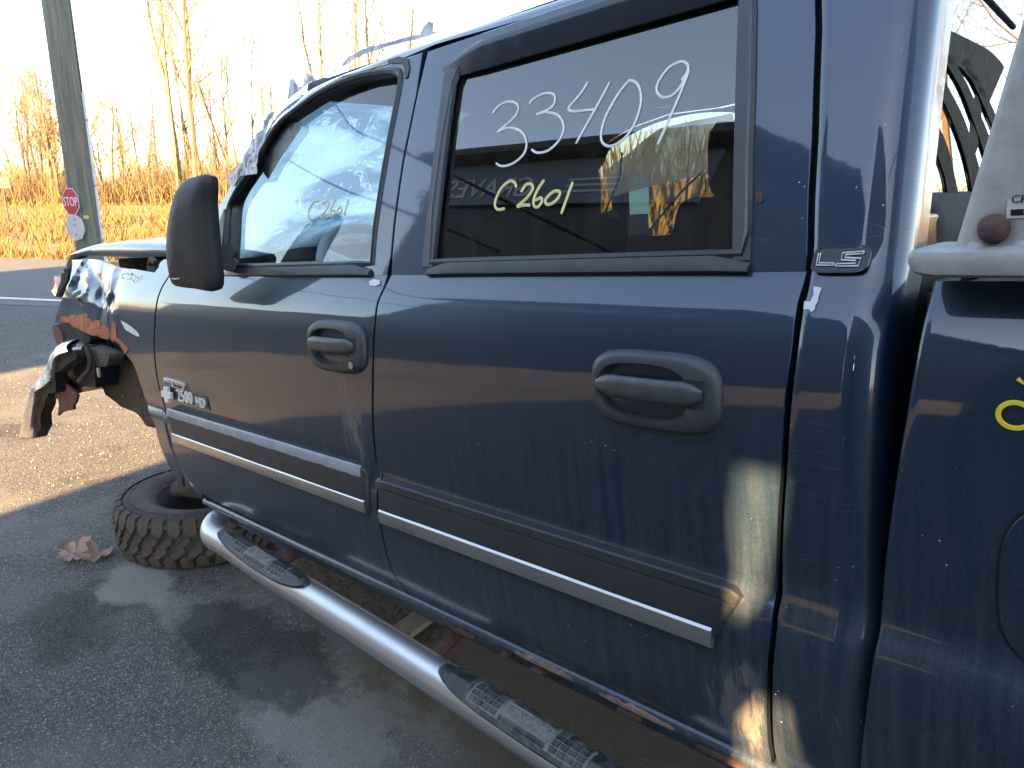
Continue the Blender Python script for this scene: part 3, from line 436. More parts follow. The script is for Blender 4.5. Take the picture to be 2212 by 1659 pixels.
def make_film(name, c, opac, trans=.6, c2=None, sc=7):
    t = NT(name); col = (*c, 1)
    tl = t.n('ShaderNodeBsdfTranslucent'); df = t.n('ShaderNodeBsdfDiffuse')
    if c2:
        f = t.ramp(t.noise(1.9, 6, .6, t.co((1, .6, 1), (.35, 0, .2)), 1.3), [(.42, 0), (.50, .75), (.60, 1)]); cc = t.mix(f, c2, c)
        cc = t.mix(t.ramp(t.noise(9, 3, .6, dist=2.), [(.60, 0), (.64, .6), (.68, 0)]), cc, (.95, 1., 1.))
        t.l(cc, tl.inputs[0]); t.l(cc, df.inputs[0])
    else: tl.inputs[0].default_value = col; df.inputs[0].default_value = col
    a = t.n('ShaderNodeMixShader'); a.inputs[0].default_value = 1-trans; t.l(tl.outputs[0], a.inputs[1]); t.l(df.outputs[0], a.inputs[2])
    gl = t.n('ShaderNodeBsdfGlossy'); gl.inputs['Roughness'].default_value = .18; fr = t.fres(1.45)
    b = t.n('ShaderNodeMixShader'); t.l(fr.outputs[0], b.inputs[0]); t.l(a.outputs[0], b.inputs[1]); t.l(gl.outputs[0], b.inputs[2])
    tr = t.n('ShaderNodeBsdfTransparent')
    f = t.math('ADD', opac, t.math('MULTIPLY', t.math('SUBTRACT', t.noise(sc, 5, .6, dist=1.5), .5), .9))
    fc = t.n('ShaderNodeClamp'); t.l(f, fc.inputs[0])
    e = t.n('ShaderNodeMixShader'); t.l(fc.outputs[0], e.inputs[0]); t.l(tr.outputs[0], e.inputs[1]); t.l(b.outputs[0], e.inputs[2])
    return t.done(e.outputs[0])
def make_asphalt(name, dark=1.0, grit=1.0, stains=True):
    t = NT(name)
    big = t.noise(.55, 5, .6); mid = t.noise(3.1, 6, .65); 
    v1 = t.vor(205, out='Color'); v1d = t.vor(205); v2 = t.vor(520, out='Color')
    sp = t.n('ShaderNodeSeparateColor'); t.l(v1, sp.inputs[0]); sp2 = t.n('ShaderNodeSeparateColor'); t.l(v2, sp2.inputs[0])
    c = t.ramp(sp.outputs[0], [(0., (.035*dark, .034*dark, .034*dark)), (.7, (.077*dark, .074*dark, .071*dark)), (.93, (.135*dark, .125*dark, .113*dark)), (1., (.27*dark, .24*dark, .205*dark))])
    c = t.mix(t.math('MULTIPLY', sp2.outputs[1], .35), c, (.05*dark, .05*dark, .052*dark))
    if stains:
        # pale dried spill and dusty patches with ragged edges
        f = t.ramp(t.math('ADD', t.math('MULTIPLY', big, .62), t.math('MULTIPLY', mid, .38)), [(.51, 0), (.575, .7), (.66, 1)])
        c = t.mix(t.math('MULTIPLY', f, .55), c, (.19, .185, .165))
        oil = t.ramp(t.noise(1.1, 5, .6, t.co((1, 1, 1), (4.3, 2.2, 0))), [(.56, 0), (.62, 1)])
        c = t.mix(t.math('MULTIPLY', oil, .5), c, (.03, .03, .031))
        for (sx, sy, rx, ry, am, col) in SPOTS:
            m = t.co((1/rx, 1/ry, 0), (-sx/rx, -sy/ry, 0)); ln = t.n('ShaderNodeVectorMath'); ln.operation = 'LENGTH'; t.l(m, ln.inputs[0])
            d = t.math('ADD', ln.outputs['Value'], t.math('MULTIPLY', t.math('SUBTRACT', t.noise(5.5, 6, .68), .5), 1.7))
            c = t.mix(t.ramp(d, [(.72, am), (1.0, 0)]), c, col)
    h = t.math('ADD', t.math('MULTIPLY', v1d, -1.), t.math('MULTIPLY', t.noise(300, 3, .7), .5))
    return t.done(t.pr(Base_Color=c, Roughness=t.math('ADD', .68, t.math('MULTIPLY', sp.outputs[1], .3)), Normal=t.bump(h, .9*grit, .006), Specular_IOR_Level=.12))
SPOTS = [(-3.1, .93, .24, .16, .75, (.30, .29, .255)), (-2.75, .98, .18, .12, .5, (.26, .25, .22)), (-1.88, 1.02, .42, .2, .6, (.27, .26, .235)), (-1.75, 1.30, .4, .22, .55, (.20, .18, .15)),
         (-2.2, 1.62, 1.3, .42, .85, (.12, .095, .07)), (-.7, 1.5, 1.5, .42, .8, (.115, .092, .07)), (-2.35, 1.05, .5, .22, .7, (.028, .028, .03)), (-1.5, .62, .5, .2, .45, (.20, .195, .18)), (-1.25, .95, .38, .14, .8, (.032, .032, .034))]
PAINT = make_paint()
BLACKP = simple('black_plastic', (.022, .024, .028), .5, 0, .2, 30, .08)
TRIMP = simple('trim_plastic', (.028, .032, .038), .5, 0, .25, 14, .06)
GREYP = simple('grey_plastic', (.055, .062, .072), .45, 0, .22, 22, .05)
DARK = simple('dark_void', (.006, .006, .007), .85, 0, .2)
RUBBER = simple('rubber', (.030, .028, .027), .75, 0, .3, 14, .25)
SEAL = simple('seal_rubber', (.012, .013, .015), .38, 0, .2)
CHROME = simple('bumper_chrome', (.78, .79, .82), .26, 1., .08, 6)
STEEL = None
def make_steel():
    t = NT('step_bar_steel'); f = t.ramp(t.noise(9, 6, .7, t.co((.25, 1, 1))), [(.35, 0), (.75, 1)])
    c = t.mix(f, (.66, .66, .66), (.54, .54, .54)); d = t.ramp(t.noise(95, 4, .8), [(.56, 0), (.8, 1)])
    c = t.mix(t.math('MULTIPLY', d, .12), c, (.30, .29, .27))
    return t.done(t.pr(Base_Color=c, Metallic=.9, Roughness=t.math('ADD', .36, t.math('ADD', t.math('MULTIPLY', f, .08), t.math('MULTIPLY', d, .07)))))
STEEL = make_steel()
STRIP = simple('trim_strip_metal', (.50, .49, .47), .30, .9, .08, 5)
ALU = None
def make_alu():
    t = NT('cast_aluminium'); f = t.noise(28, 7, .75); g = t.noise(4, 4)
    c = t.mix(t.ramp(f, [(.35, 0), (.7, 1)]), (.36, .36, .365), (.56, .56, .57)); c = t.mix(t.math('MULTIPLY', g, .5), c, (.44, .42, .40))
    m = t.co((1/.026, 0, 1/.026), (-1.295/.026, 0, -1.442/.026)); ln = t.n('ShaderNodeVectorMath'); ln.operation = 'LENGTH'; t.l(m, ln.inputs[0])
    d = t.math('ADD', ln.outputs['Value'], t.math('MULTIPLY', t.math('SUBTRACT', t.noise(60, 5, .7), .5), 1.2))
    c = t.mix(t.ramp(d, [(.6, .55), (1.15, 0)]), c, (.26, .15, .09))
    return t.done(t.pr(Base_Color=c, Metallic=.55, Roughness=t.math('ADD', .42, t.math('MULTIPLY', f, .2)), Normal=t.bump(t.noise(140, 3), .12, .003)))
ALU = make_alu()
def make_rust(name, a, b, chip=None):
    t = NT(name); f = t.noise(34, 8, .75); c = t.mix(t.ramp(f, [(.3, 0), (.7, 1)]), a, b)
    if chip: c = t.mix(t.ramp(t.noise(19, 4), [(.66, 0), (.68, 1)]), c, chip)
    return t.done(t.pr(Base_Color=c, Roughness=.9, Normal=t.bump(f, .7, .006)))
RUST = make_rust('orange_rust', (.16, .05, .022), (.42, .17, .08), (.25, .26, .28))
DRUST = make_rust('dark_rust', (.045, .022, .018), (.12, .055, .040))
BRUST = make_rust('bolt_rust', (.055, .028, .028), (.14, .075, .065))
CRUST = make_rust('mud_crust', (.13, .075, .05), (.30, .21, .16))
GREASE = make_rust('greasy_metal', (.020, .017, .015), (.10, .08, .065))
PRIMER = simple('pale_primer', (.60, .62, .64), .6, 0, .05, 60)
WHITEINK = simple('white_paint_marker', (.86, .88, .84), .5, 0, .04)
YELINK = simple('yellow_paint_marker', (.80, .74, .30), .5, 0, .04)
FAINTINK = simple('faint_yellow_marker', (.62, .55, .30), .6, 0, .04)
BRIGHTYEL = simple('bright_yellow_marker', (.85, .66, .03), .5, 0, .05)
BADGE = simple('badge_silver', (.66, .65, .62), .35, .5, .06, 60)
BADGEW = simple('badge_white', (.72, .71, .68), .4, 0, .05, 60)
BADGEBLUE = simple('badge_blue', (.10, .13, .30), .4, 0, .05)
BADGEBLK = simple('badge_black', (.012, .012, .013), .25, 0, .1)
FABRIC = simple('seat_fabric', (.030, .030, .033), .95, 0, .25, 40, .3)
DASHM = simple('dash_plastic', (.25, .26, .27), .6, 0, .1)
GLASS_R = make_glass('tinted_glass', (.15, .17, .18), .03, ior=1.95)
GLASS_F = make_glass('clear_glass', (.90, .97, .97), .05, (.55, .62, .62))
GLASS_B = make_glass('back_glass', (.28, .30, .30), .0, ior=2.1)
FILM = make_film('plastic_film', (.62, .76, .79), 1.3, .96, (.13, .21, .27))
FILM2 = make_film('brown_plastic_film', (.72, .50, .32), .85, .8)
FILM3 = make_film('torn_tape', (.26, .27, .31), .95, .3)
TAPE = simple('grey_tape', (.28, .29, .32), .38, .2, .25, 18, .1)
PINKT = simple('pink_tape', (.62, .36, .28), .5, 0, .1)
PINKP = simple('broken_plastic', (.55, .45, .43), .5, 0, .1)
WOODP = None

# ------------------------------------------------------------------ ground, road, field
def flat(name, P, z, mat, kind='structure', sub=0):
    me = mesh(name, [(x, y, z) for x, y in P], [tuple(range(len(P)))], False); o = link(name, me, None, mat); o['kind'] = kind; return o
RD = Vector((.86, .51, 0)).normalized(); RN = Vector((-RD.y, RD.x, 0))
def rp(s, d): return (RD*s+RN*d)
def soil_mat():
    t = NT('dry_soil'); c = t.mix(t.noise(2.5, 7, .7), (.10, .065, .028), (.30, .20, .08)); return t.done(t.pr(Base_Color=c, Roughness=1., Normal=t.bump(t.noise(14, 6), .8, .05)))
SOIL = soil_mat()
YARD = make_asphalt('yard_asphalt', 1.6, 1.0, True)
ROADM = make_asphalt('road_asphalt', 1.75, .6, False)
flat('ground', [(-900, -900), (900, -900), (900, 900), (-900, 900)], -.012, SOIL)
q = [rp(-60, -60), rp(60, -60), rp(60, 8.3), rp(-60, 8.3)]
flat('yard_pavement', [(p.x, p.y) for p in q], 0.0, YARD)
q = [rp(-200, 8.3), rp(200, 8.3), rp(200, 13.6), rp(-200, 13.6)]
flat('road', [(p.x, p.y) for p in q], 0.004, ROADM)
LINEM = simple('road_paint', (.62, .62, .60), .7, 0, .25, 6)
q = [rp(-200, 8.72), rp(200, 8.72), rp(200, 8.84), rp(-200, 8.84)]
flat('road_edge_line', [(p.x, p.y) for p in q], 0.008, LINEM)
random.seed(3)
# loose grit on the asphalt
mb = MB()
for i in range(2600):
    a = random.random(); x = -5.2+random.random()*6; y = -.6+random.random()*3.2; r = .0012+.003*random.random()**3
    if random.random() < .04: r *= 2.2
    v = [Vector((random.uniform(.6, 1)*r*cos(k*2.1+i), random.uniform(.6, 1)*r*sin(k*2.1+i), 0))+Vector((x, y, .0)) for k in range(3)]
    mb.add(v+[Vector((x, y, r*1.1))], [(0, 1, 3), (1, 2, 3), (2, 0, 3)])
for i in range(5200):      # coarser stones in the open strip of yard by the road
    x = -8.6+random.random()*4.4; y = -.8+random.random()*5.2; r = .0025+.0085*random.random()**2.5
    v = [Vector((random.uniform(.6, 1.2)*r*cos(k*2.1+i), random.uniform(.6, 1.2)*r*sin(k*2.1+i), 0))+Vector((x, y, .0)) for k in range(3)]
    mb.add(v+[Vector((x, y, r*random.uniform(.6, 1.1)))], [(0, 1, 3), (1, 2, 3), (2, 0, 3)])
GRIT = NT('grit'); GRIT = GRIT.done(GRIT.pr(Base_Color=GRIT.ramp(GRIT.vor(40, out='Distance'), [(0, (.05, .05, .05)), (.6, (.22, .19, .15)), (1, (.5, .42, .3))]), Roughness=.9))
o = mb.build('grit', GRIT, None, False); o['kind'] = 'stuff'

def grass_mat():
    t = NT('dry_grass'); g = t.n('ShaderNodeObjectInfo')
    c = t.ramp(t.noise(1.3, 5, .75), [(.34, (.045, .025, .009)), (.48, (.15, .095, .034)), (.64, (.27, .19, .075))])
    c = t.mix(t.math('MULTIPLY', t.noise(23, 3, .8), .5), c, (.28, .21, .095))
    d = t.n('ShaderNodeBsdfDiffuse'); tl = t.n('ShaderNodeBsdfTranslucent'); t.l(c, d.inputs[0]); t.l(c, tl.inputs[0])
    m = t.n('ShaderNodeMixShader'); m.inputs[0].default_value = .25; t.l(d.outputs[0], m.inputs[1]); t.l(tl.outputs[0], m.inputs[2]); return t.done(m.outputs[0])
GRASS = grass_mat()
mb = MB()
random.seed(11)
def blade_clump(mb, p, h, n, spread):
    v = []; f = []
    for k in range(n):
        a = random.random()*2*pi; b = p+Vector((cos(a), sin(a), 0))*random.random()*spread; lean = Vector((random.gauss(0, .35), random.gauss(0, .35), 1)); hh = h*random.uniform(.5, 1.15)
        t = b+lean*hh; wd = Vector((-sin(a*3), cos(a*3), 0))*hh*random.uniform(.03, .075); m_ = b+lean*hh*.55
        i = len(v); v += [b-wd, b+wd, m_+wd*.8, t, m_-wd*.8]; f += [(i, i+1, i+2, i+4), (i+4, i+2, i+3)]
    mb.add(v, f)
# the wedge of field the photograph shows, near rows denser
for k in range(12500):
    d = 14.0+46*random.random()**1.7; s = random.uniform(-92, 22)
    p = rp(s, d); q = p
    if q.y < 0 and q.x > -10: continue
    dist = q.length
    hd = atan2(q.y, -q.x)
    if not (.08 < hd < 1.45): continue
    hgt = .34+.34*noise.noise(Vector((q.x*.31, q.y*.31, 0)))+.16*noise.noise(Vector((q.x*1.1, q.y*1.1, 4)))+.12*random.random()
    blade_clump(mb, Vector((q.x, q.y, 0)), max(.10, hgt*.8), 9 if dist < 40 else 6, .22+.006*dist)
for k in range(1500):     # ragged road-side fringe
    p = rp(random.uniform(-60, 25), 13.65+.5*random.random()); blade_clump(mb, p, .16+.1*random.random(), 6, .15)
o = mb.build('field_grass', GRASS, None, False); o['kind'] = 'stuff'

# ------------------------------------------------------------------ trees
def bark_mat(name, a, b):
    t = NT(name); c = t.mix(t.noise(6, 6, .7, t.co((1, 1, .3))), a, b); return t.done(t.pr(Base_Color=c, Roughness=.95, Normal=t.bump(t.noise(14, 5), .6, .03)))
BARK = bark_mat('pale_bark', (.075, .050, .026), (.24, .175, .10)); TWIG = bark_mat('twigs', (.075, .048, .02), (.25, .18, .085))
BARKD = bark_mat('dark_bark', (.05, .032, .02), (.14, .09, .05))
def make_tree(name, seed, H, spread, stems=1, dense=1.0, base_clear=.3, mat=BARK):
    rnd = random.Random(seed); tr = MB(); cr = MB()
    def branch(p, d, L, r, lev, bend):
        n = max(3, int(L/(.6 if lev < 2 else .35))); n = min(n, 9); pts = [p]; q = p.copy(); dd = d.normalized()
        for i in range(n):
            dd = (dd+Vector((rnd.gauss(0, bend), rnd.gauss(0, bend), rnd.gauss(.04, bend*.5)))).normalized(); q = q+dd*L/n; pts.append(q.copy())
        rad = [r*(1-.82*i/n) for i in range(n+1)]
        (tr if lev < 2 else cr).tube(pts, rad, 6 if lev == 0 else (4 if lev == 1 else 3), False)
        if lev >= 3: return
        k = int(([20, 12, 8][lev])*dense*rnd.uniform(.8, 1.25))
        for j in range(k):
            t = rnd.uniform(base_clear if lev == 0 else .2, 1.); i = min(n-1, int(t*n)); b = pts[i].lerp(pts[i+1], t*n-i)
            ax = (pts[i+1]-pts[i]).normalized(); a = rnd.random()*2*pi; u = ax.orthogonal().normalized(); u = Matrix.Rotation(a, 3, ax) @ u
            up = rnd.uniform(.35, 1.) if lev == 0 else rnd.uniform(.15, .8)
            nd = (u*spread+ax*up+Vector((0, 0, .12))).normalized()
            branch(b, nd, L*rnd.uniform(.26, .50)*(1.15-.55*t) if lev == 0 else L*rnd.uniform(.3, .55), max(.009, rad[i]*.42), lev+1, .16)
    for s in range(stems):
        a = rnd.random()*6.28; off = Vector((cos(a), sin(a), 0))*(.5*s**.5 if stems > 1 else 0)
        branch(off, Vector((rnd.gauss(0, .10), rnd.gauss(0, .10), 1)), H*rnd.uniform(.8, 1.), H*.0075+.03, 0, .05)
    return mesh('trunk', tr.v, tr.f), mesh('crown', cr.v, cr.f)
PROTO = []
for i, (H, sp, st, de, bc, m) in enumerate([(19, .55, 1, 1.0, .25, BARK), (17, .5, 2, .8, .35, BARK), (20, .45, 1, 1.1, .3, BARK), (10, .6, 2, .8, .2, BARKD), (12, .55, 2, .8, .15, BARK), (7, .8, 4, .7, .08, BARKD)]):
    a, b = make_tree('t', 20+i, H, sp, st, de, bc); a.materials.append(m); b.materials.append(TWIG); PROTO.append((a, b, H))
def put_tree(k, x, y, h, rz, label, group):
    r = empty('bare_tree', (x, y, -.02), (0, 0, rz)); s = h/PROTO[k][2]; r.scale = (s, s, s)
    tag(r, label, 'tree', group)
    link('trunk', PROTO[k][0], r); link('crown', PROTO[k][1], r); return r
def at(u, Z):      # a point on flat ground seen at picture column u, Z metres ahead
    p = fh*Z+RT*((u-1106)/1661*Z*cos(PITCH)); return p.x, p.y
random.seed(5)
ORDW = ['first', 'second', 'third', 'fourth', 'fifth', 'sixth', 'seventh', 'eighth', 'ninth', 'tenth', 'eleventh', 'twelfth', 'thirteenth', 'fourteenth', 'fifteenth', 'sixteenth']
def row(L, what, group):
    for n, (k, u, Z, h) in enumerate(sorted(L, key=lambda q: q[1])):
        x, y = at(u, Z); put_tree(k, x, y, h, random.random()*6.28, '%s from the left among the %s' % (ORDW[n], what), group)
row([(1, 385, 58, 21), (2, 425, 55, 22), (0, 440, 60, 21), (4, 405, 66, 14), (3, 312, 60, 9), (2, 342, 66, 11.5), (0, 485, 63, 13.5), (1, 520, 62, 12.5), (2, 555, 66, 12), (4, 590, 64, 11), (4, 465, 72, 11), (0, 622, 70, 11), (2, 575, 70, 12.5)], 'pale bare trees behind the field', 'bare trees behind the field')
row([(3, 60, 60, 10), (3, 85, 62, 11.5), (4, 108, 58, 11), (3, 130, 64, 9.5), (3, 45, 66, 8.5), (4, 120, 70, 10)], 'low bare trees left of the utility pole', 'bare trees left of the pole')
row([(3, 228, 58, 10), (4, 262, 64, 9.5), (3, 215, 66, 8)], 'slim bare trees just right of the utility pole', 'bare trees right of the pole')
row([(1, 712, 66, 21), (4, 768, 64, 19.5), (3, 838, 70, 22)], 'bare treetops above the taped cab roof', 'bare trees behind the cab roof')
for nn, (k, x, y, h) in enumerate(sorted([(1, 1.5, 30, 16), (0, 4.5, 27, 15), (2, 8, 31, 17), (1, -2, 36, 15), (4, 3, 22, 9), (0, 11, 34, 17), (2, -9, 38, 16), (1, -16, 42, 15), (4, -6, 30, 10), (4, 7, 23, 8)], key=lambda q: q[1])):
    put_tree(k, x, y, h, random.random()*6.28, '%s from the left among the bare trees beyond the road behind the truck bed' % ORDW[nn], 'bare trees behind the truck bed')
# shrubs along the far edge: one undergrowth mass
mb = MB(); rnd = random.Random(4)
for i in range(4600):
    u = rnd.uniform(-120, 720); Z = rnd.uniform(56, 92); x, y = at(u, Z)
    hmax = 2.3+1.6*noise.noise(Vector((x*.12, y*.12, 3)))+(5.0 if 255 < u < 640 else 0)*rnd.random()**2+(2.8 if u < 150 else 0)*rnd.random()**2
    p = Vector((x, y, 0)); 
    for k in range(3):
        d = Vector((rnd.gauss(0, .35), rnd.gauss(0, .35), 1)); L = hmax*rnd.uniform(.4, 1.); e = p+d*L; wd = Vector((rnd.gauss(0, 1), rnd.gauss(0, 1), 0)).normalized()*.024
        mb.add([p-wd, p+wd, e], [(0, 1, 2)])
        for j in range(4):
            t = rnd.uniform(.25, 1.); b = p.lerp(e, t); e2 = b+Vector((rnd.gauss(0, .5), rnd.gauss(0, .5), rnd.gauss(.25, .3)))*L*.35
            mb.add([b-wd*.8, b+wd*.8, e2], [(0, 1, 2)])
o = mb.build('thicket', TWIG, None, False); o['kind'] = 'stuff'
mb = MB(); rnd = random.Random(9)          # tall yellow reeds beyond the road behind the truck
for i in range(5000):
    p = rp(rnd.uniform(-4.5, 32), rnd.uniform(14.2, 20)); L = rnd.uniform(1.2, 3.0); 
    e = p+Vector((rnd.gauss(0, .25), rnd.gauss(0, .25), 1))*L; wd = Vector((rnd.gauss(0, 1), rnd.gauss(0, 1), 0)).normalized()*rnd.uniform(.02, .06)
    mb.add([p-wd, p+wd, (p+e)/2+wd, e, (p+e)/2-wd], [(0, 1, 2, 4), (4, 2, 3)])
o = mb.build('reeds', GRASS, None, False); o['kind'] = 'stuff'

# ------------------------------------------------------------------ utility pole with its signs
def wood_mat():
    t = NT('weathered_pole'); f = t.noise(14, 7, .7, t.co((2.2, 2.2, .12))); g = t.noise(3, 4)
    c = t.ramp(f, [(.3, (.065, .066, .052)), (.5, (.125, .125, .10)), (.7, (.20, .195, .16))]); c = t.mix(t.math('MULTIPLY', g, .4), c, (.12, .135, .11))
    k = t.ramp(t.vor(9, t.co((1, 1, .35))), [(.05, 1), (.09, 0)]); c = t.mix(t.math('MULTIPLY', k, .8), c, (.025, .022, .02))
    return t.done(t.pr(Base_Color=c, Roughness=.9, Normal=t.bump(f, .6, .01)))
POLEW = wood_mat()
px, py = at(175, 9.6)
pole = empty('utility_pole', (px, py, 0)); tag(pole, 'weathered grey-green wooden utility pole with a white conduit up its right side', 'pole')
mb = MB(); mb.tube([(0, 0, -.02), (0, 0, 1.5), (.0, 0, 3.5), (0, 0, 9)], [.158, .155, .150, .13], 28); mb.build('shaft', POLEW, pole)
rr = RT
mb = MB(); b0 = RT*.165; mb.tube([b0+Vector((0, 0, 0)), b0+Vector((0, 0, 2.62))], .018, 10); mb.build('conduit', simple('white_conduit', (.55, .56, .60), .5), pole)
for zz in (.9, 1.55, 2.3):
    mb = MB(); mb.tube([b0+Vector((0, 0, zz)), b0+Vector((0, 0, zz+.025))], .026, 10); mb.build('clamp', TAPE, pole)
mb = MB(); mb.tube([RT*.153+Vector((0, 0, 2.62)), RT*.148+Vector((0, 0, 3.6)), RT*.138+Vector((0, 0, 8.9))], .006, 6); mb.build('ground_wire', DARK, pole)
pm = Matrix((RT, fh, ZU)).transposed().to_4x4()
mb = MB(); mb.box(.055, .115, -.155, -.148, 1.175, 1.215, pm); mb.build('tag_plate', simple('yellow_tag', (.65, .50, .12), .5), pole)
def octagon(r, ang=0, sy=1): return [(r*cos(pi/8+k*pi/4+ang), r*sin(pi/8+k*pi/4+ang)*sy) for k in range(8)]
def sign(name, nr, nf, z, r, back, ang, label):
    n = (RT*nr-fh*nf).normalized(); y = -n; x = y.cross(ZU)
    root = empty(name, Vector((px, py, z))+n*.163); root.rotation_euler = Matrix((x, y, ZU)).transposed().to_euler(); tag(root, label, 'sign')
    MB().prism([(a, 0, b) for a, b in octagon(r, ang)], (0, .004, 0)).build('plate', back, root, False)
    return root
SRED = simple('sign_red', (.42, .02, .03), .45, 0, .12, 12); SWHITE = simple('sign_white', (.50, .50, .52), .5, 0, .2, 14)
s1 = sign('stop_sign', -.49, .87, 1.375, .172, SWHITE, 0, 'small red octagonal STOP sign on the edge of the utility pole')
MB().prism([(x, -.003, z) for x, z in octagon(.158)], (0, .002, 0)).build('red_face', SRED, s1, False)
textmesh('lettering', 'STOP', .155, simple('sign_letters', (.75, .73, .73), .5), s1, Matrix.Translation((0, -.0035, -.005)) @ Matrix.Rotation(radians(90), 4, 'X'), .0008, sx=.74)
s2 = sign('blank_sign', -.40, .92, 1.075, .165, SWHITE, .25, 'blank dirty-white octagonal sign below the STOP sign on the pole')
for q in (s2,):
    for dx, dz in ((0, .03), (.0, -.09), (.01, .09)):
        mb = MB(); mb.tube([(dx, -.001, dz), (dx, -.005, dz)], .009, 8); mb.build('nail', GREASE, q)
ys = empty('yellow_road_sign', (*at(4, 30), 0)); tag(ys, 'yellow rectangular arrow sign at the left edge before the trees', 'sign')
mb = MB(); mb.box(-.36, .28, -.012, 0, 1.40, 1.78, pm.to_3x3().to_4x4()); mb.build('face', simple('sign_yellow', (.42, .30, .0), .5), ys, False)
mb = MB(); mb.box(-.03, .03, .0, .05, 0, 1.76, pm.to_3x3().to_4x4()); mb.build('post', GREASE, ys, False)
mb = MB(); mb.prism([pm.to_3x3() @ Vector(q) for q in [(-.08, -.015, 1.62), (.02, -.015, 1.62), (-.01, -.015, 1.57), (-.01, -.015, 1.47), (-.05, -.015, 1.47), (-.05, -.015, 1.57)]], pm.to_3x3() @ Vector((0, .002, 0))); mb.build('arrow', DARK, ys, False)

# ------------------------------------------------------------------ buildings behind the photographer (seen mirrored in paint and glass, they shade the yard)
def wall_mat(name, a, b, sc=1.):
    t = NT(name); c = t.mix(t.noise(1.5*sc, 6, .7), a, b); return t.done(t.pr(Base_Color=c, Roughness=.8))
WALLD = wall_mat('dark_siding', (.035, .036, .04), (.06, .06, .065)); WALLB = wall_mat('brown_siding', (.08, .06, .045), (.12, .09, .07)); FASCIA = wall_mat('slate_fascia', (.10, .13, .17), (.12, .16, .21)); ROOFM = wall_mat('roof_felt', (.03, .03, .03), (.06, .055, .05))
SGN = simple('sign_grey', (.42, .45, .50), .6, 0, .05)
def shadow_x(x0, y0, y): return x0+SUN_AZ.x/-SUN_AZ.y*(y0-y)
bY = -8.0
def hall(name, x0, x1, y0, y1, h, label, fascia=True, rise=1.2, wm=WALLD):
    r = empty(name, ((x0+x1)/2, y1, 0)); tag(r, label, 'building'); ox = (x0+x1)/2
    a, b = x0-ox, x1-ox; d = y0-y1
    mb = MB(); mb.box(a, b, d, 0, -.01, h); mb.build('wall', wm, r, False)
    mb = MB(); mb.add([(a-.4, .55, h-.02), (b+.4, .55, h-.02), (b+.4, d/2, h+rise), (a-.4, d/2, h+rise), (a-.4, d-.5, h-.02), (b+.4, d-.5, h-.02), (a-.4, .55, h+.16), (b+.4, .55, h+.16), (b+.4, d/2, h+rise+.18), (a-.4, d/2, h+rise+.18), (a-.4, d-.5, h+.16), (b+.4, d-.5, h+.16)],
        [(0, 1, 2, 3), (3, 2, 5, 4), (7, 6, 9, 8), (8, 9, 10, 11), (0, 6, 7, 1), (4, 5, 11, 10), (0, 3, 9, 6), (3, 4, 10, 9), (1, 7, 8, 2), (2, 8, 11, 5)]); mb.build('roof', ROOFM, r, False)
    if fascia:
        mb = MB(); mb.box(a+.02, b-.02, .002, .12, h-1.15, h-.06); mb.build('fascia', FASCIA, r, False)
    for ch in r.children:
        for v in ch.data.vertices:
            if v.co.x > 0: v.co.x += .235*max(0, -v.co.y)
    n = max(1, int((b-a)/3.4))
    for k in range(n):
        cx = a+(k+.5)*(b-a)/n
        mb = MB(); mb.box(cx-1.1, cx+1.1, .0, .06, 0, 2.9); mb.build('roller_door', GREYP, r, False)
    return r, ox
BB = -6.0
hb, ox = hall('repair_shop', -12.8, shadow_x(-7.87, 1.47, BB), -15, BB, 6.9, 'dark repair shop with lettered fascia, mirrored in the rear door window', True)
textmesh('lettering', 'GRAVES', .72, SGN, hb, Matrix.Translation((-1.35, .135, 6.15)) @ Matrix.Rotation(pi, 4, 'Z') @ Matrix.Rotation(radians(90), 4, 'X'), .01, .2, sx=.95)
textmesh('lettering', 'AUTO', .40, SGN, hb, Matrix.Translation((-2.9, .135, 6.05)) @ Matrix.Rotation(pi, 4, 'Z') @ Matrix.Rotation(radians(90), 4, 'X'), .01, .2, sx=1.0)
for k in range(3):
    mb = MB(); mb.box(.55, 1.7, .125, .14, 6.0+.14*k, 6.05+.14*k); mb.build('sign_line', SGN, hb, False)
hall('long_shed', -30, -13.9, -15, -8.6, 3.3, 'long low brown shed behind the photographer beside the repair shop', False, .5, WALLB)
ax0 = shadow_x(-4.31, .70, bY)
def block(name, x0, x1, y0, y1, h, label):
    sh = SUN_AZ.x/-SUN_AZ.y*(y1-y0); r = empty(name, ((x0+x1)/2, y1, 0)); tag(r, label, 'building'); ox = (x0+x1)/2
    mb = MB(); mb.prism([(x0-ox, 0, -.01), (x1-ox, 0, -.01), (x1-ox+sh, y0-y1, -.01), (x0-ox+sh, y0-y1, -.01)], (0, 0, h)); mb.build('wall', WALLD, r, False)
    mb = MB(); mb.prism([(x0-ox, .15, h), (x1-ox, .15, h), (x1-ox+sh, y0-y1, h), (x0-ox+sh, y0-y1, h)], (0, 0, .18)); mb.build('roof', ROOFM, r, False)
    for k in range(max(1, int((x1-x0)/4))):
        cx = x0-ox+(k+.5)*(x1-x0)/max(1, int((x1-x0)/4)); mb = MB(); mb.box(cx-1, cx+1, .0, .05, 0, 2.6); mb.build('roller_door', GREYP, r, False)
SUN_GAP = shadow_x(-.56, 1.0, bY)  # gap added between the two blocks to pass a thin slit of sun
block('parts_warehouse', ax0, SUN_GAP-.15, -10.5, bY, 8.4, 'dark parts warehouse behind the photographer, left of the gap added for a slit of sun')
block('storage_building', SUN_GAP+.15, 16, -10.5, bY, 8.4, 'dark storage building behind the photographer, right of the gap added for a slit of sun')
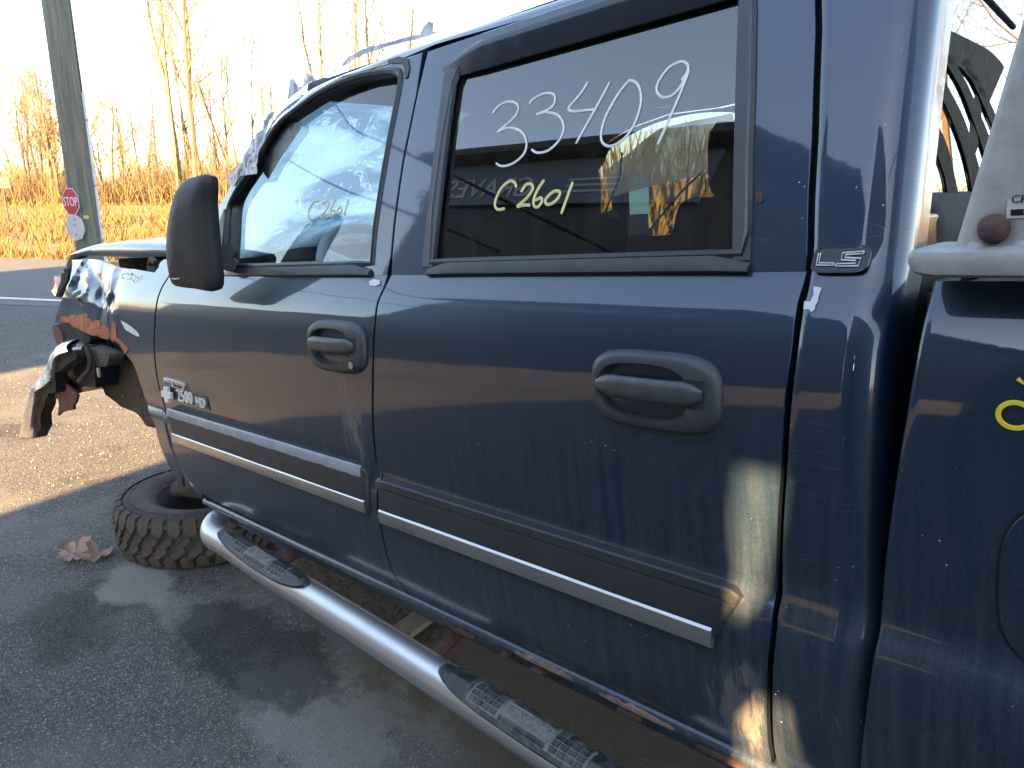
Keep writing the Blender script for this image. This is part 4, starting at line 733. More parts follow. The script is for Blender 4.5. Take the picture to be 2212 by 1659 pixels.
fb = MB(); fb.box(SUN_GAP-.3, SUN_GAP+.3, bY+.152, bY+.25, 4.1, 8.4); fb = fb.build('link_panel', WALLD, None, False); tag(fb, 'unseen dark panel added to block sun through the top of the gap', 'panel')  # added blocker, keeps sun from the upper gap off the cab
BLOCKERM = simple('board', (.035, .035, .036), .85, 0, .3, 9)
for P, lab in (([(-26, -4.5, 12.4), (-18.2, -4.5, 8.84), (-15.3, -4.5, 7.5), (-13, -4.5, 6.69), (-11, -4.5, 5.95), (-9.3, -4.5, 5.31), (-8.0, -5.2, 4.9), (-7.4, -5.99, 4.75)], 'upper sagging dark cable running to the repair shop, mirrored in both side windows'),
               ([(-31, -4.5, 10.1), (-23, -4.5, 7.78), (-19.2, -4.5, 6.79), (-15.4, -4.5, 5.85), (-12, -4.5, 5.07), (-10.6, -5.2, 4.8), (-9.8, -5.99, 4.65)], 'lower sagging dark cable running to the repair shop, mirrored in the front window')):
    mb = MB(); mb.tube(catmull(P, 5), .028, 6); tag(mb.build('overhead_cable', DARK, None), lab, 'cable', 'overhead cables to the repair shop')
hd = empty('plywood_hoarding', (.36, -3.2, 0)); tag(hd, 'tall unseen board added behind the camera, its two holes cut to shape sun patches', 'sun_blocker')  # added light blocker, its holes throw the sun patches on the rear door
hx = lambda k: [(p[0]-.36, p[2]) for p in D[k]]
sheet('board', [(-.55, 0), (.50, 0), (.50, 2.85), (-.55, 2.85)], lambda x, z: 0., BLOCKERM, hd, .15, [hx('sun_hole1'), hx('sun_hole2')], .018, 0.)
for q in (-.5, .46):
    mb = MB(); mb.box(q-.04, q+.04, .02, .10, 0, 2.8); mb.build('post', BLOCKERM, hd, False)


# ------------------------------------------------------------------ the wrecked pickup
truck = empty('pickup_truck', (-1.4, 1.0, 0), (0, radians(-5.0), 0))
tag(truck, 'wrecked dark blue crew-cab pickup with crushed front fender and marker numbers on its windows', 'pickup truck')
B = 1.392      # belt line height
fd_front = [p for p in xz('fdoor_front') if p[1] < B-.01]
bl = [p for p in xz('bgap_low') if p[1] < B-.012]; bt = xz('bgap_top'); cl = [p for p in xz('cgap_low') if p[1] < B-.005]; ct = xz('cgap_top')
g = .0045
def sh(P, dx): return [(x+dx, z) for x, z in P]
def clean(P):
    out = []
    for p in P:
        if not out or (abs(p[0]-out[-1][0])+abs(p[1]-out[-1][1])) > .004: out.append(p)
    return out
def sm(P, n=3): return [(v.x, v.y) for v in catmull([Vector((a, b, 0)) for a, b in clean(P)], n)]
# front door: lower skin, window frame
fd = [(-1.222, B)]+sm(fd_front)+[(-.62, .612), (-.236, .606)]+sm(list(reversed(sh(bl, -g))))+[(.066-g, B)]
front_door = sheet('front_door', fd, Ys, PAINT, truck, .035)
bts = [p for p in bt if p[1] < 1.89]
frame_f = [(-1.20, B+.001), (-1.13, 1.47)]+[(x, z-.006) for x, z in xz('seam')[:-1]]+[(.062, 1.892)]+sm(sh(bts[1:-1], -g))+[(.060, B+.001)]
fw = xz('fwin'); fwin_hole = [(-.842, 1.418)]+sm(fw[1:-1])+[(-.004, 1.418)]
sheet('window_frame', frame_f, Yg, PAINT, front_door, .03, [fwin_hole])
# rear door
rd = [(.074+g, B)]+sm(sh(bl, g))+[(.45, .600), (.85, .600)]+sm(list(reversed(sh(cl, -g))))+[(1.058-g, B)]
rear_door = sheet('rear_door', rd, Ys, PAINT, truck, .035)
frame_r = [(.074+g, B+.001)]+sm(list(reversed(sh(bts[1:-1], g))))+[(.085, 1.889), (1.005, 1.889)]+sh(ct[:-1], -g)+[(1.052, B+.001)]
rwin_hole = [(.214, 1.418), (.199, 1.54), (.195, 1.681), (.198, 1.80), (.22, 1.845), (.86, 1.845), (.90, 1.83), (.912, 1.78), (.931, 1.656), (.942, 1.565), (.958, 1.45), (.952, 1.418)]
sheet('window_frame', frame_r, Yg, PAINT, rear_door, .03, [rwin_hole])
# window seals: thin tubes round the openings and the glass run
def ysoff(F, P, d): return [Vector((x, F(x, z)+d, z)) for x, z in P]
def seal(parent, hole, r=.007, d=.004, mat=SEAL):
    mb = MB(); P = ysoff(Yg, dens(hole, .05), d); P.append(P[0]); mb.tube(P, r, 8, False); return mb.build('window_seal', mat, parent)
seal(front_door, fwin_hole, .010); seal(rear_door, rwin_hole, .009)
def inset(P, k):
    cx = sum(p[0] for p in P)/len(P); cz = sum(p[1] for p in P)/len(P)
    out = []
    for x, z in P:
        L = sqrt((x-cx)**2+(z-cz)**2); out.append((x+(cx-x)/L*k, z+(cz-z)/L*k))
    return out
# inner return of the front window opening (dark channel)
def channel(parent, hole, d0, d1, k, mat=SEAL):
    n = len(hole); h2 = inset(hole, k); v = [Vector((x, Yg(x, z)+d0, z)) for x, z in hole]+[Vector((x, Yg(x, z)+d1, z)) for x, z in h2]
    mb = MB(); mb.add(v, [(i, (i+1) % n, n+(i+1) % n, n+i) for i in range(n)]); mb.build('window_channel', mat, parent)
channel(front_door, fwin_hole, .004, .045, .016); channel(rear_door, rwin_hole, .004, .03, .006)
# upright black trims of the rear window
for xs, w_ in ((.185, .036), (.953, .028)):
    pts = [(xs+(.022 if xs < .5 else .012)*((1.8-z)/.4 if xs < .5 else (1.41-z)*-0.0)+(0 if xs < .5 else -.055*((z-1.41)/.4)), z) for z in (1.41, 1.5, 1.6, 1.7, 1.8, 1.84)]
    o_ = [(x-w_/2, z) for x, z in pts]+[(x+w_/2, z) for x, z in reversed(pts)]
    sheet('glass_run', o_, lambda x, z: Yg(x, z)-.003, GREYP, rear_door, .04, (), .01)
# belt mouldings under the windows
for par, xa, xb, m in ((front_door, -.83, -.003, TRIMP), (rear_door, .212, .968, TRIMP)):
    rings = []
    for i in range(13):
        x = lerp(xa, xb, i/12)
        e = 1. if 0 < i < 12 else .55
        rings.append([Vector((x, Yg(x, 1.39+zz)-.002+dy, 1.392+zz*e)) for dy, zz in ((.012, -.003), (.0, -.002), (-.008, .004), (-.008, .016), (-.003, .026), (.012, .030))])
    MB().loft(rings).build('belt_moulding', m, par, True, 30)
# glass
glf = inset(fwin_hole, .004); gf = sheet('window_glass', glf, lambda x, z: Yg(x, z)+.030, GLASS_F, front_door, .06, (), 0)
gr = sheet('window_glass', inset(rwin_hole, .004), lambda x, z: Yg(x, z)+.013, GLASS_R, rear_door, .06, (), 0)
# rain visor over the rear window
vm = [Vector(p) for p in D['visor_mid']]; rings = []
for i in range(25):
    t = i/24; x = lerp(.153, .96, t); e = min(1., t/.16)**.6; zt = lerp(1.840, 1.880, e); zl = lerp(1.835, 1.812 if t > .02 else 1.82, min(1, t/.05))
    y0 = Yg(x, zt)
    rings.append([Vector((x, y0+.004, zt)), Vector((x, y0-.012*e-.003, zt-.006)), Vector((x, y0-.018*e-.003, lerp(zt, zl, .26))), Vector((x, y0-.0195*e-.003, lerp(zt, zl, .36))), Vector((x, y0-.020*e-.003, zl)), Vector((x, y0-.016*e, zl-.001)), Vector((x, y0-.014*e, lerp(zt, zl, .35))), Vector((x, y0+.004, zt-.006))])
MB().loft(rings).build('rain_visor', simple('visor_plastic', (.016, .02, .03), .22, 0, .1, 8), rear_door, True, 60)
# tape round the front window corner
sheet('tape_patch', xz('tape_c'), lambda x, z: Yg(x, z)-.003, TRIMP, front_door, .04, (), .002)
# cab corner behind the rear door
def wrap(name, edge, ztop, zbot, r, F, mat, x_end, zs=.03, extra=.25):
    rows = []; z = zbot
    while z < ztop+1e-6:
        x0 = edge(z); y0 = F(x0, z); row = [Vector((x0, y0+.03, z)), Vector((x0, y0+.004, z)), Vector((x0+.003, F(x0+.003, z), z))]
        xe = x_end(z)
        for i in range(1, 7): x = lerp(x0+.003, xe-r, i/6); row.append(Vector((x, F(x, z), z)))
        yb = F(xe-r, z)
        for i in range(1, 9): a = pi/2*i/8; row.append(Vector((xe-r+r*sin(a), yb+r-r*cos(a), z)))
        row.append(Vector((xe, yb+r+extra*.4, z))); row.append(Vector((xe, yb+r+extra, z))); rows.append(row); z += zs
    mb = MB(); mb.loft(rows, False); return mb.build(name, mat, truck, True, 60)
def interp(T, z):
    T = sorted(T)
    if z <= T[0][0]: return T[0][1]
    for a, b in zip(T, T[1:]):
        if z <= b[0]: return lerp(a[1], b[1], (z-a[0])/(b[0]-a[0]))
    return T[-1][1]
CE = [(p[1], p[0]) for p in cl]+[(p[1], p[0]) for p in ct]+[(1.92, .98), (.45, 1.02)]
def Yc(x, z):      # whole side, lower body blended into the greenhouse
    if z < 1.375: return Ys(x, z)
    if z > 1.41: return Yg(x, z)
    return lerp(Ys(x, 1.375), Yg(x, 1.41), (z-1.375)/.035)
cab = wrap('cab_corner', lambda z: interp(CE, z)+g, 1.89, .47, .05, Yc, PAINT, lambda z: 1.176 if z < 1.36 else 1.176-.012*min(1, (z-1.36)/.5), .03, .05)
# roof: rail from the windscreen pillar back, then the crowned skin
sil = [(-1.30, 1.405), (-1.20, 1.475)]+[(p[0], p[2]) for p in D['sil']][:-4]+[(.1, 1.925), (.3, 1.923), (.6, 1.92), (.9, 1.912), (1.1, 1.895), (1.165, 1.86)]
sil = [(v.x, v.y) for v in catmull([Vector((a, b, 0)) for a, b in sil], 3)]
seam_t = [(-1.28, 1.385), (-1.13, 1.47)]+[(p[0], p[2]) for p in D['seam']]+[(.5, 1.889), (1.0, 1.889), (1.165, 1.84)]
def poly_z(T, x):
    if x <= T[0][0]: return T[0][1]
    for a, b in zip(T, T[1:]):
        if x <= b[0] and b[0] > a[0]: return lerp(a[1], b[1], (x-a[0])/(b[0]-a[0]))
    return T[-1][1]
rows = []
for x, z in sil:
    zs_ = min(poly_z(seam_t, x), z-.008); y0 = Yg(x, zs_)+.006; h = z-zs_
    rows.append([Vector((x, y0+.02, zs_-.004)), Vector((x, y0, zs_)), Vector((x, y0+.004+.2*h, zs_+.35*h)), Vector((x, y0+.012+.35*h, zs_+.75*h)), Vector((x, y0+.03+.4*h, z-.001)), Vector((x, y0+.06+.4*h, z+.006))])
MB().loft(rows, False).build('roof_rail', PAINT, truck, True, 50)
MB().loft([[Vector((p.x, 2.0-p.y, p.z)) for p in row] for row in rows], False).build('far_roof_rail', PAINT, truck, True, 50)
rows = []
xs = [-.52, -.40, -.25, 0, .3, .6, .9, 1.08, 1.15, 1.17]
for x in xs:
    z = poly_z(sil, x); zs_ = min(poly_z(seam_t, x), z-.008); h = z-zs_; ye = Yg(x, zs_)+.066+.4*h; row = []
    for k in range(13):
        t = k/12; y = lerp(ye, 2.0-ye, t); row.append(Vector((x, y, z+.006+.045*(1-(2*t-1)**2))))
    rows.append(row)
MB().loft(rows, False).build('roof', PAINT, truck, True, 50)
# far side of the cab, seen through the windows
def far(F): return lambda x, z: 2.0-F(x, z)
sheet('far_window_frame', frame_f, far(Yg), BLACKP, truck, .08, [fwin_hole], .02, 0, True)
sheet('far_window_frame', frame_r, far(Yg), BLACKP, truck, .08, [rwin_hole], .02, 0, True)
sheet('far_window_glass', glf, lambda x, z: 2.0-Yg(x, z)-.02, GLASS_F, truck, .1, (), 0, 0, True)
sheet('far_window_glass', inset(rwin_hole, .004), lambda x, z: 2.0-Yg(x, z)-.02, GLASS_R, truck, .1, (), 0, 0, True)
ffp = [(-.70, 1.72), (-.38, 1.86), (-.05, 1.87), (-.02, 1.67), (-.3, 1.65), (-.5, 1.63), (-.72, 1.60)]
sheet('far_window_film', ffp, lambda x, z: 2.0-Yg(x, z)+.02+.006*sin(25*x+9*z), FILM2, truck, .04, (), 0, 0, True)
mb = MB()
for P in ([(-.52, 1.43), (-.30, 1.60), (-.20, 1.66)], [(-.75, 1.50), (-.60, 1.68), (-.56, 1.78)]): ribbon(mb, [(x, 2.0-Yg(x, z)-.03, z) for x, z in P], .012)
mb.build('far_window_tape', FILM3, truck)
mb = MB(); mb.box(-1.3, 1.17, 1.93, 1.98, .55, 1.395); mb.build('far_side_body', PAINT, truck, False)
# dark inner structure closing the shut lines
mb = MB(); mb.box(-1.28, 1.15, .062, .085, .60, 1.385); mb.build('inner_panel', DARK, truck, False)
mb = MB(); mb.box(-1.30, 3.3, .12, 1.88, .60, .66); mb.build('floor_pan', DARK, truck, False)
mb = MB(); mb.box(-1.36, -1.31, .12, 1.88, .60, 1.40); mb.build('firewall', DARK, truck, False)
for a, b in (((.066, 1.39), (.10, 1.88)), ((1.05, 1.39), (1.0, 1.86))):
    mb = MB(); v = []
    for z in (1.37, 1.5, 1.65, 1.80, 1.875):
        x = lerp(a[0], b[0], (z-1.39)/.49) if a[0] > .5 else poly_z(sorted([(p[1], p[0]) for p in bt]), z); y = Yg(x, z); v.append([Vector((x-.05, y+.016, z)), Vector((x+.05, y+.016, z)), Vector((x+.05, y+.10, z)), Vector((x-.05, y+.10, z))])
    mb.loft(v); mb.build('pillar', DARK, truck, False)
mb = MB(); mb.box(1.112, 1.126, .205, .28, 1.38, 1.83); mb.box(1.112, 1.13, .27, 1.73, 1.84, 1.90); mb.box(1.112, 1.126, 1.75, 1.86, 1.38, 1.83); mb.build('cab_back_frame', PAINT, truck, False)
mb = MB(); mb.box(1.12, 1.165, .12, 1.88, .60, 1.462); mb.build('cab_back_panel', simple('satin_black_paint', (.012, .012, .014), .22, 0, .2, 9), truck, False, 40, .006)
mb = MB(); mb.box(1.128, 1.1376, .2, 1.8, 1.455, 1.84); mb.build('back_glass', GLASS_B, truck, False)
# interior
HEADL = simple('headliner', (.10, .10, .105), .95, 0, .1)
mb = MB(); mb.box(-.50, 1.12, .30, 1.70, 1.925, 1.94); mb.build('headliner', HEADL, truck, False)
mb = MB(); mb.box(-.58, -.48, .28, 1.72, 1.892, 1.945); mb.build('windscreen_header', HEADL, truck, True, 40, .02)
def seat(x, y0, y1, zb, lab=None):
    s_ = MB(); s_.box(x-.52, x-.02, y0, y1, .95, 1.12); o = s_.build('seat', FABRIC, truck, True, 40, .05, 3)
    mb = MB(); m = Matrix.Translation((x, 0, 1.05)) @ Matrix.Rotation(.28, 4, 'Y'); mb.box(-.08, .08, y0, y1, 0, zb-1.05, m); mb.build('backrest', FABRIC, o, True, 40, .06, 4)
    return o
def headrest(x, y, z, par, wd=.26, h=.2):
    mb = MB(); n = 16; rings = []
    for k in range(9):
        a = k/8; sc = (1-(2*a-1)**4)**.5 if 0 < a < 1 else .35
        rings.append([Vector((x+.05*sc*cos(2*pi*j/n)*(1+.2*cos(2*pi*j/n)), y+wd/2*lerp(.80, 1., sc)*(abs(sin(2*pi*j/n))**.6*(1 if sin(2*pi*j/n) > 0 else -1))*(.75+.25*sc), z-h/2+h*a)) for j in range(n)])
    mb.loft(rings); mb.build('headrest', FABRIC, par, True, 60)
fs1 = seat(.02, .30, .82, 1.52); headrest(.17, .56, 1.56, fs1)
fs2 = seat(.02, 1.20, 1.72, 1.56); headrest(.16, 1.46, 1.66, fs2, .30, .25)
rs = seat(.98, .2, 1.8, 1.52); headrest(1.08, .5, 1.60, rs); headrest(1.08, 1.5, 1.60, rs)
mb = MB(); mb.box(-1.30, -.92, .14, 1.86, 1.05, 1.36); mb.build('dashboard', DASHM, truck, True, 40, .05, 3)
mb = MB(); wc = Vector((-.66, .52, 1.36)); ax = Vector((.85, 0, .52)).normalized(); u_ = Vector((0, 1, 0)); v_ = ax.cross(u_)
mb.tube([wc+(u_*cos(2*pi*k/28)+v_*sin(2*pi*k/28))*.19 for k in range(29)], .017, 8, False)
for k in (0, 2.1, 4.2): mb.tube([wc, wc+(u_*cos(k+.5)+v_*sin(k+.5))*.18], .02, 6)
mb.tube([wc, wc-ax*.35], .035, 10); mb.build('steering_wheel', simple('wheel_grey', (.42, .50, .52), .5, 0, .1), truck)
# windscreen: cracked glass under a sheet of translucent plastic
def screen(name, off, mat, n=24, wr=0., ka=0, kb=None):
    L = [(x, z) for x, z in sil if x <= -.52]; rows = []
    for i, (x, z) in enumerate(L):
        y0 = Yg(x, z)+.035; row = []
        for k in range(ka, (kb or n)+1):
            t = k/n; y = lerp(y0, 2.0-y0, t); b = .12*(1-(2*t-1)**2); wv = wr*noise.noise(Vector((x*5, y*4, z*5)))
            row.append(Vector((x-b*.75-off+wv, y, z+b*.35+off*.5+wv*.6-.004)))
        rows.append(row)
    return MB().loft(rows, False).build(name, mat, truck)
screen('windscreen', 0, GLASS_F); screen('windscreen_film', .02, FILM, 40, .03, 0, 23); screen('windscreen_tarp', .024, BLACKP, 40, .02, 22, 40)
# tape and film edges along the pillar and the roof
def crumple(name, key, F, mat, amp, res=.018, f=22, d0=-.006):
    return sheet(name, xz(key), lambda x, z: F(x, z)+d0-amp*abs(noise.noise(Vector((x*f, 3.3, z*f)))), mat, truck, res, (), 0)
crumple('film_strip', 'film_roof', lambda x, z: Yg(x, z)+.006, FILM3, .010)
crumple('tape_flap', 'flap1', lambda x, z: Yg(x, z)+.002, FILM3, .010)
crumple('tape_strip', 'tape_a', lambda x, z: Yg(x, z)-.0, TAPE, .012, .010, 30)
crumple('pink_tape', 'pinktape', lambda x, z: Yg(x, z)+.006, PINKT, .01)
crumple('tape_fold', 'front_dark', lambda x, z: Yg(x, z)+.024, SEAL, .004)

# front fender, crushed: ridges and valleys along the traced creases
CRE = [('cr0', -.020, .05), ('cr1', .030, .06), ('cr2', -.022, .05), ('cr3', -.016, .045), ('cr4', .026, .06), ('cr5', .018, .05), ('cr6', -.014, .04), ('cr7', .014, .05)]
CRP = [(xz(k), a, w_, min(p[0] for p in D[k])-.2, max(p[0] for p in D[k])+.2) for k, a, w_ in CRE]
tri_c = xz('cr0')
FA0 = poly_a = None
FEND = [p for p in sm(xz('fender'), 2) if p[1] > .66 or p[0] < -1.30]+sm([(x-.015, z) for x, z in reversed(xz('fdoor_front')) if .66 < z < B], 2)+[(-1.231, 1.40)]
xmin_f = min(p[0] for p in FEND)
def Yf(x, z):
    y = Ys(x, z)
    if x > -1.62: return y
    k = min(1., (-1.62-x)/.1)
    d = 0.
    for P, a, w_, x0, x1 in CRP:
        if x0 < x < x1:
            m = min(segd(x, z, P[i], P[i+1]) for i in range(len(P)-1))
            if m < w_*2.2: q = m/w_; d += .55*a*(1/(1+q*q*3))*max(0, 1-q/2.2)
    if pin(x, z, tri_c): d += .010+max(0, 1.42-z)*.20                       # the big pushed-in facet
    if x < -1.70 and z < 1.46:      # the whole upper panel is punched in towards its lower half
        q = min(1., (1.46-z)/.19); d += .030*min(1., (-1.70-x)/.35)*q
    d += .007*noise.noise(Vector((x*3.2, 1.7, z*5.5)))+.002*noise.noise(Vector((x*9, 4.7, z*13)))
    return y+d*k
fender = sheet('front_fender', [(p[0], min(p[1], 1.47)) for p in FEND], Yf, PAINT, truck, .016, (), .01)
sheet('rust_edge', xz('rust'), lambda x, z: Yf(x, z)-.003+.004*noise.noise(Vector((x*40, 0, z*40))), RUST, fender, .014, (), .004)
sheet('scrape', sm(xz('arch_scratch')), lambda x, z: Yf(x, z)-.0018, PRIMER, fender, .03, (), 0)
mb = MB(); mb.loft([[Vector((x-.03, Ys(x, z)+.020, z)), Vector((x+.03, Ys(x, z)+.020, z))] for x, z in sm(xz('fdoor_front')) if z < 1.38], False); mb.build('shut_line_backing', DARK, truck)
# inner flange below the door front, rusty
mb = MB(); P = [Vector((x-.022, Ys(x, z)+.012, z)) for x, z in sm(xz('fdoor_front')) if z < .90]; mb.tube(P, .017, 8); mb.build('door_jamb', PAINT, truck)
mb = MB(); mb.tube([p+Vector((-.02, .02, -.006)) for p in P], [.012+.006*noise.noise(p*30) for p in P], 8); mb.build('jamb_rust', DRUST, truck)
# hood and cowl
rows = []; hu = catmull([Vector(p) for p in D['hood_up']], 6)
hu = [Vector((-2.66, .16, 1.497))]+[Vector((max(p.x, -2.62), .15+.02*min(1, (p.x+2.6)/.3 if p.x > -2.6 else 0), p.z)) for p in hu if p.x > -2.6]
for i, p in enumerate(hu):
    t = i/(len(hu)-1); zl = lerp(1.490, 1.452, t)+.004*sin(9*t); row = [Vector((p.x+.003, p.y+.03, zl-.002)), Vector((p.x, p.y-.012, zl)), Vector((p.x, p.y-.016, lerp(zl, p.z, .5))), Vector((p.x, p.y-.008, p.z-.005)), Vector((p.x, p.y+.02, p.z+.004))]
    for k in range(1, 12):
        q = k/11; y = lerp(p.y+.02, 1.84, q); bl_ = .035*sin(pi*q)+.018*max(0, noise.noise(Vector((p.x*2, y*2, 5))))+(.05*max(0, 1-abs(q-.42)/.2)**.7 if t > .2 else 0)
        row.append(Vector((p.x+.02*sin(pi*q)*(-1 if i == 0 else 0), y, p.z+.004+bl_)))
    rows.append(row)
MB().loft(rows, False).build('hood', PAINT, truck, True, 60)
mb = MB(); mb.box(-2.45, -1.37, .30, 1.8, 1.18, 1.465); mb.box(-2.5, -1.38, .12, .31, 1.20, 1.35); mb.build('engine_bay', DARK, truck, False)
mb = MB(); mb.tube([(-1.62, .14, 1.42), (-1.56, .13, 1.455), (-1.52, .13, 1.44)], .014, 8); mb.box(-1.60, -1.52, .12, .17, 1.405, 1.43); mb.build('hood_hinge', GREASE, truck, True, 40, .004)
sheet('cowl_end', [(-1.415, 1.395), (-1.20, 1.395), (-1.20, 1.445), (-1.37, 1.447), (-1.395, 1.435)], lambda x, z: Ys(x, min(z, 1.42))+.01+max(0, z-1.42)*.9, PAINT, truck, .02)
# wheel arch liner and torn front pieces
LINERM = simple('liner_plastic', (.010, .010, .011), .6, 0, .3, 20, .1)
sheet('wheel_arch_liner', [(p[0], p[2]) for p in D['liner']], lambda x, z: .06+.03*(1-min(1, ((x+2.15)/.42)**2))+.004*noise.noise(Vector((x*12, 0, z*12))), LINERM, truck, .03, [[(-2.02+.012*cos(k*.785), .875+.009*sin(k*.785)) for k in range(8)]], .004)
def blob(name, key, mat, dy=.03, amp=.012, f=9, parent=truck, res=.03, bow=0.):
    P = D[key]; y0 = P[0][1]; cx = sum(p[0] for p in P)/len(P); wd = max(p[0] for p in P)-min(p[0] for p in P)
    return sheet(name, [(p[0], p[2]) for p in P], lambda x, z: y0+amp*noise.noise(Vector((x*f, y0*20, z*f)))+bow*((x-cx)/wd*2)**2, mat, parent, res, (), dy)
hl = blob('headlamp_housing', 'lampbox', DARK, .12); blob('housing_rust', 'lampbox_rust', DRUST, .1, .008, 9, hl)
bat = blob('airbox', 'battery', simple('dull_blue_black_plastic', (.018, .022, .032), .35, 0, .3, 12, .1), .15, .010, 5)
blob('airbox_rail', 'bat_bar', BLACKP, .04, .002, 9, bat, .02); blob('airbox_edge', 'bat_edge', DRUST, .03, .004, 9, bat, .02)
mb = MB(); mb.tube(catmull([Vector(p) for p in D['hose']], 4), .011, 8); mb.build('hose', RUBBER, truck)
mb = MB(); mb.tube(catmull([Vector(p) for p in D['hose2']], 4), .009, 8); mb.build('hose', RUBBER, truck)
blob('frame_bracket', 'bracket', GREASE, .06, .02, 12); mb = MB(); mb.tube([Vector(p) for p in D['bolt_d']], .008, 8); mb.build('bracket_bolt', STRIP, truck)
bump = blob('bumper_support', 'bump_dark', DARK, .05, .01); blob('torn_skirt', 'skirt', DRUST, .012, .012, 9, truck, .02)
L_ = catmull([Vector(p) for p in D['chromeL']], 3); R_ = catmull([Vector(p) for p in D['chromeR']], 3); rows = []
for i in range(25):
    t = i/24; a = L_[min(len(L_)-1, int(t*(len(L_)-1)))]; b = R_[min(len(R_)-1, int(t*(len(R_)-1)))]; row = []
    for k in range(7):
        q = k/6; row.append(a.lerp(b, q)+Vector((-.012*sin(pi*q)-.42*(1-q)*min(1, t*2.2), .20*(1-q)*min(1, t*2.2)-.03*sin(pi*q)+.006*noise.noise(Vector((i*.35, k*.5, 0))), .01*sin(pi*q))))
    rows.append([a+Vector((.0, .05, -.01))]+row+[b+Vector((0, .05, 0))])
MB().loft(rows, False).build('bumper', CHROME, truck, True, 70)
blob('grille_shard', 'pinkbit', PINKP, .012, .01, 20, truck, .02); blob('headlamp_frame', 'lampedge', DARK, .03, .015, 14, truck, .02); blob('hood_latch', 'hoodlatch', GREASE, .04, .012, 14, truck, .02)

# door mirror folded against the glass
P = [Vector(p) for p in D['mirror']]; P = [p-Vector((0, 0, 0)) for p in P]
mx = sum(p.x for p in P)/len(P); mz = sum(p.z for p in P)/len(P); P = catmull(P, 3, True); rings = []
for k, (s_, dy) in enumerate(((.93, .030), (.975, .026), (.99, .018), (1., .008), (.985, -.004), (.93, -.014), (.80, -.024), (.5, -.031), (.2, -.033))):
    rings.append([Vector((mx+(p.x-mx)*s_, p.y+dy+.03*(p.x-mx), mz+(p.z-mz)*s_)) for p in P])
mir = MB().loft(rings).build('door_mirror', simple('mirror_housing', (.017, .019, .024), .6, 0, .15, 30, .05), front_door, True, 60)
mb = MB(); mb.tube([(-.72, .045, 1.47), (-.80, .09, 1.465), (-.86, .12, 1.46)], .022, 10); mb.tube([(-.72, .045, 1.43), (-.80, .09, 1.43), (-.86, .12, 1.43)], .022, 10); mb.build('mirror_arm', BLACKP, mir)
mb = MB(); ribbon(mb, [(-.84, -.085, 1.400), (-.80, -.090, 1.398), (-.765, -.091, 1.400)], .004, .001); mb.build('mirror_scrape', PRIMER, mir)
sheet('mirror_sail', [(-1.02, 1.42), (-.86, 1.42), (-.885, 1.585), (-.90, 1.60)], lambda x, z: Yg(x, z)-.006, BLACKP, front_door, .04)
# far mirror
mb = MB(); mb.box(-.82, -.72, 2.02, 2.22, 1.40, 1.72); fm = mb.build('far_mirror', BLACKP, truck, True, 40, .03, 3); mb = MB(); mb.box(-.719, -.714, 2.04, 2.20, 1.52, 1.70); mb.build('mirror_glass', simple('mirror_glass', (.20, .28, .28), .05, .9, .02), fm, False)
mb = MB(); mb.tube([(-.80, 1.86, 1.50), (-.78, 2.04, 1.52)], .03, 10); mb.build('mirror_arm', BLACKP, fm)

# door handles
def sup(cx, cz, w_, h_, n=44, e=3.6, rr=1.):
    return [(cx+w_/2*(abs(cos(t))**(2/e))*(1 if cos(t) > 0 else -1), cz+h_/2*(abs(sin(t))**(2/e))*(1 if sin(t) > 0 else -1)) for t in [2*pi*(k+.5)/n for k in range(n)]]
HANDM = simple('handle_plastic', (.042, .047, .054), .45, 0, .2, 22, .05)
def handle(par, cx, cz, w_, h_, lock):
    rings = []
    for s_, d in ((1.03, .004), (1.03, -.001), (1.0, -.007), (.95, -.013), (.88, -.016)): rings.append([Vector((x, Ys(x, z)+d, z)) for x, z in sup(cx, cz, w_*s_, h_*(s_-.04*(1-s_)*0))])
    wl, hl_ = w_*.70, h_*.70; ccx = cx-w_*.055
    for s_, d in ((1.03, -.016), (.99, -.012), (.95, .004), (.91, .032), (.82, .052), (.4, .056)): rings.append([Vector((x, Ys(x, z)+d, z)) for x, z in sup(ccx, cz, wl*s_, hl_*s_, 44, 3.)])
    o = MB().loft(rings, True, (True, True)).build('door_handle', HANDM, par, True, 50)
    lx0, lx1 = cx-w_*.42, cx+w_*.415; rings = []; n = 14
    for k in range(13):
        t = k/12; x = lerp(lx0, lx1, t); e = 1 if 1 < k < 11 else (.82 if k in (1, 11) else .4)
        rings.append([Vector((x, Ys(x, cz)-.017-.006*sin(pi*t)-.012*e*sin(2*pi*j/n)*.9, cz+.006+h_*.155*e*(abs(cos(2*pi*j/n))**.7)*(1 if cos(2*pi*j/n) > 0 else -1))) for j in range(n)])
    MB().loft(rings).build('lever', simple('worn_handle', (.065, .07, .077), .42, 0, .35, 34, .12), o, True, 60)
    rings = [[Vector((x, Ys(x, z)+d, z)) for x, z in sup(cx+w_*.02, cz+.006, w_*.90*s_, h_*.40*s_, 30, 4)] for s_, d in ((1., -.0155), (1., -.0168), (.96, -.0172))]
    mb = MB(); mb.box(cx+w_*.27, cx+w_*.43, Ys(cx, cz)-.0165, Ys(cx, cz)-.0140, cz+.006-h_*.19, cz+.006+h_*.19); mb.build('lever_pocket', BLACKP, o, True, 40, .002)
    if lock:
        q = Vector((cx+w_*.345, Ys(cx, cz)-.0165, cz-h_*.30)); mb = MB(); mb.tube([q, q+Vector((0, -.003, 0))], .013, 18); mb.build('lock_bezel', BLACKP, o)
        mb = MB(); mb.tube([q+Vector((0, -.003, 0)), q+Vector((0, -.0045, 0))], .0085, 16); mb.box(q.x-.0015, q.x+.0015, q.y-.006, q.y-.004, q.z-.006, q.z+.006); mb.build('lock_cylinder', STRIP, o)
    return o
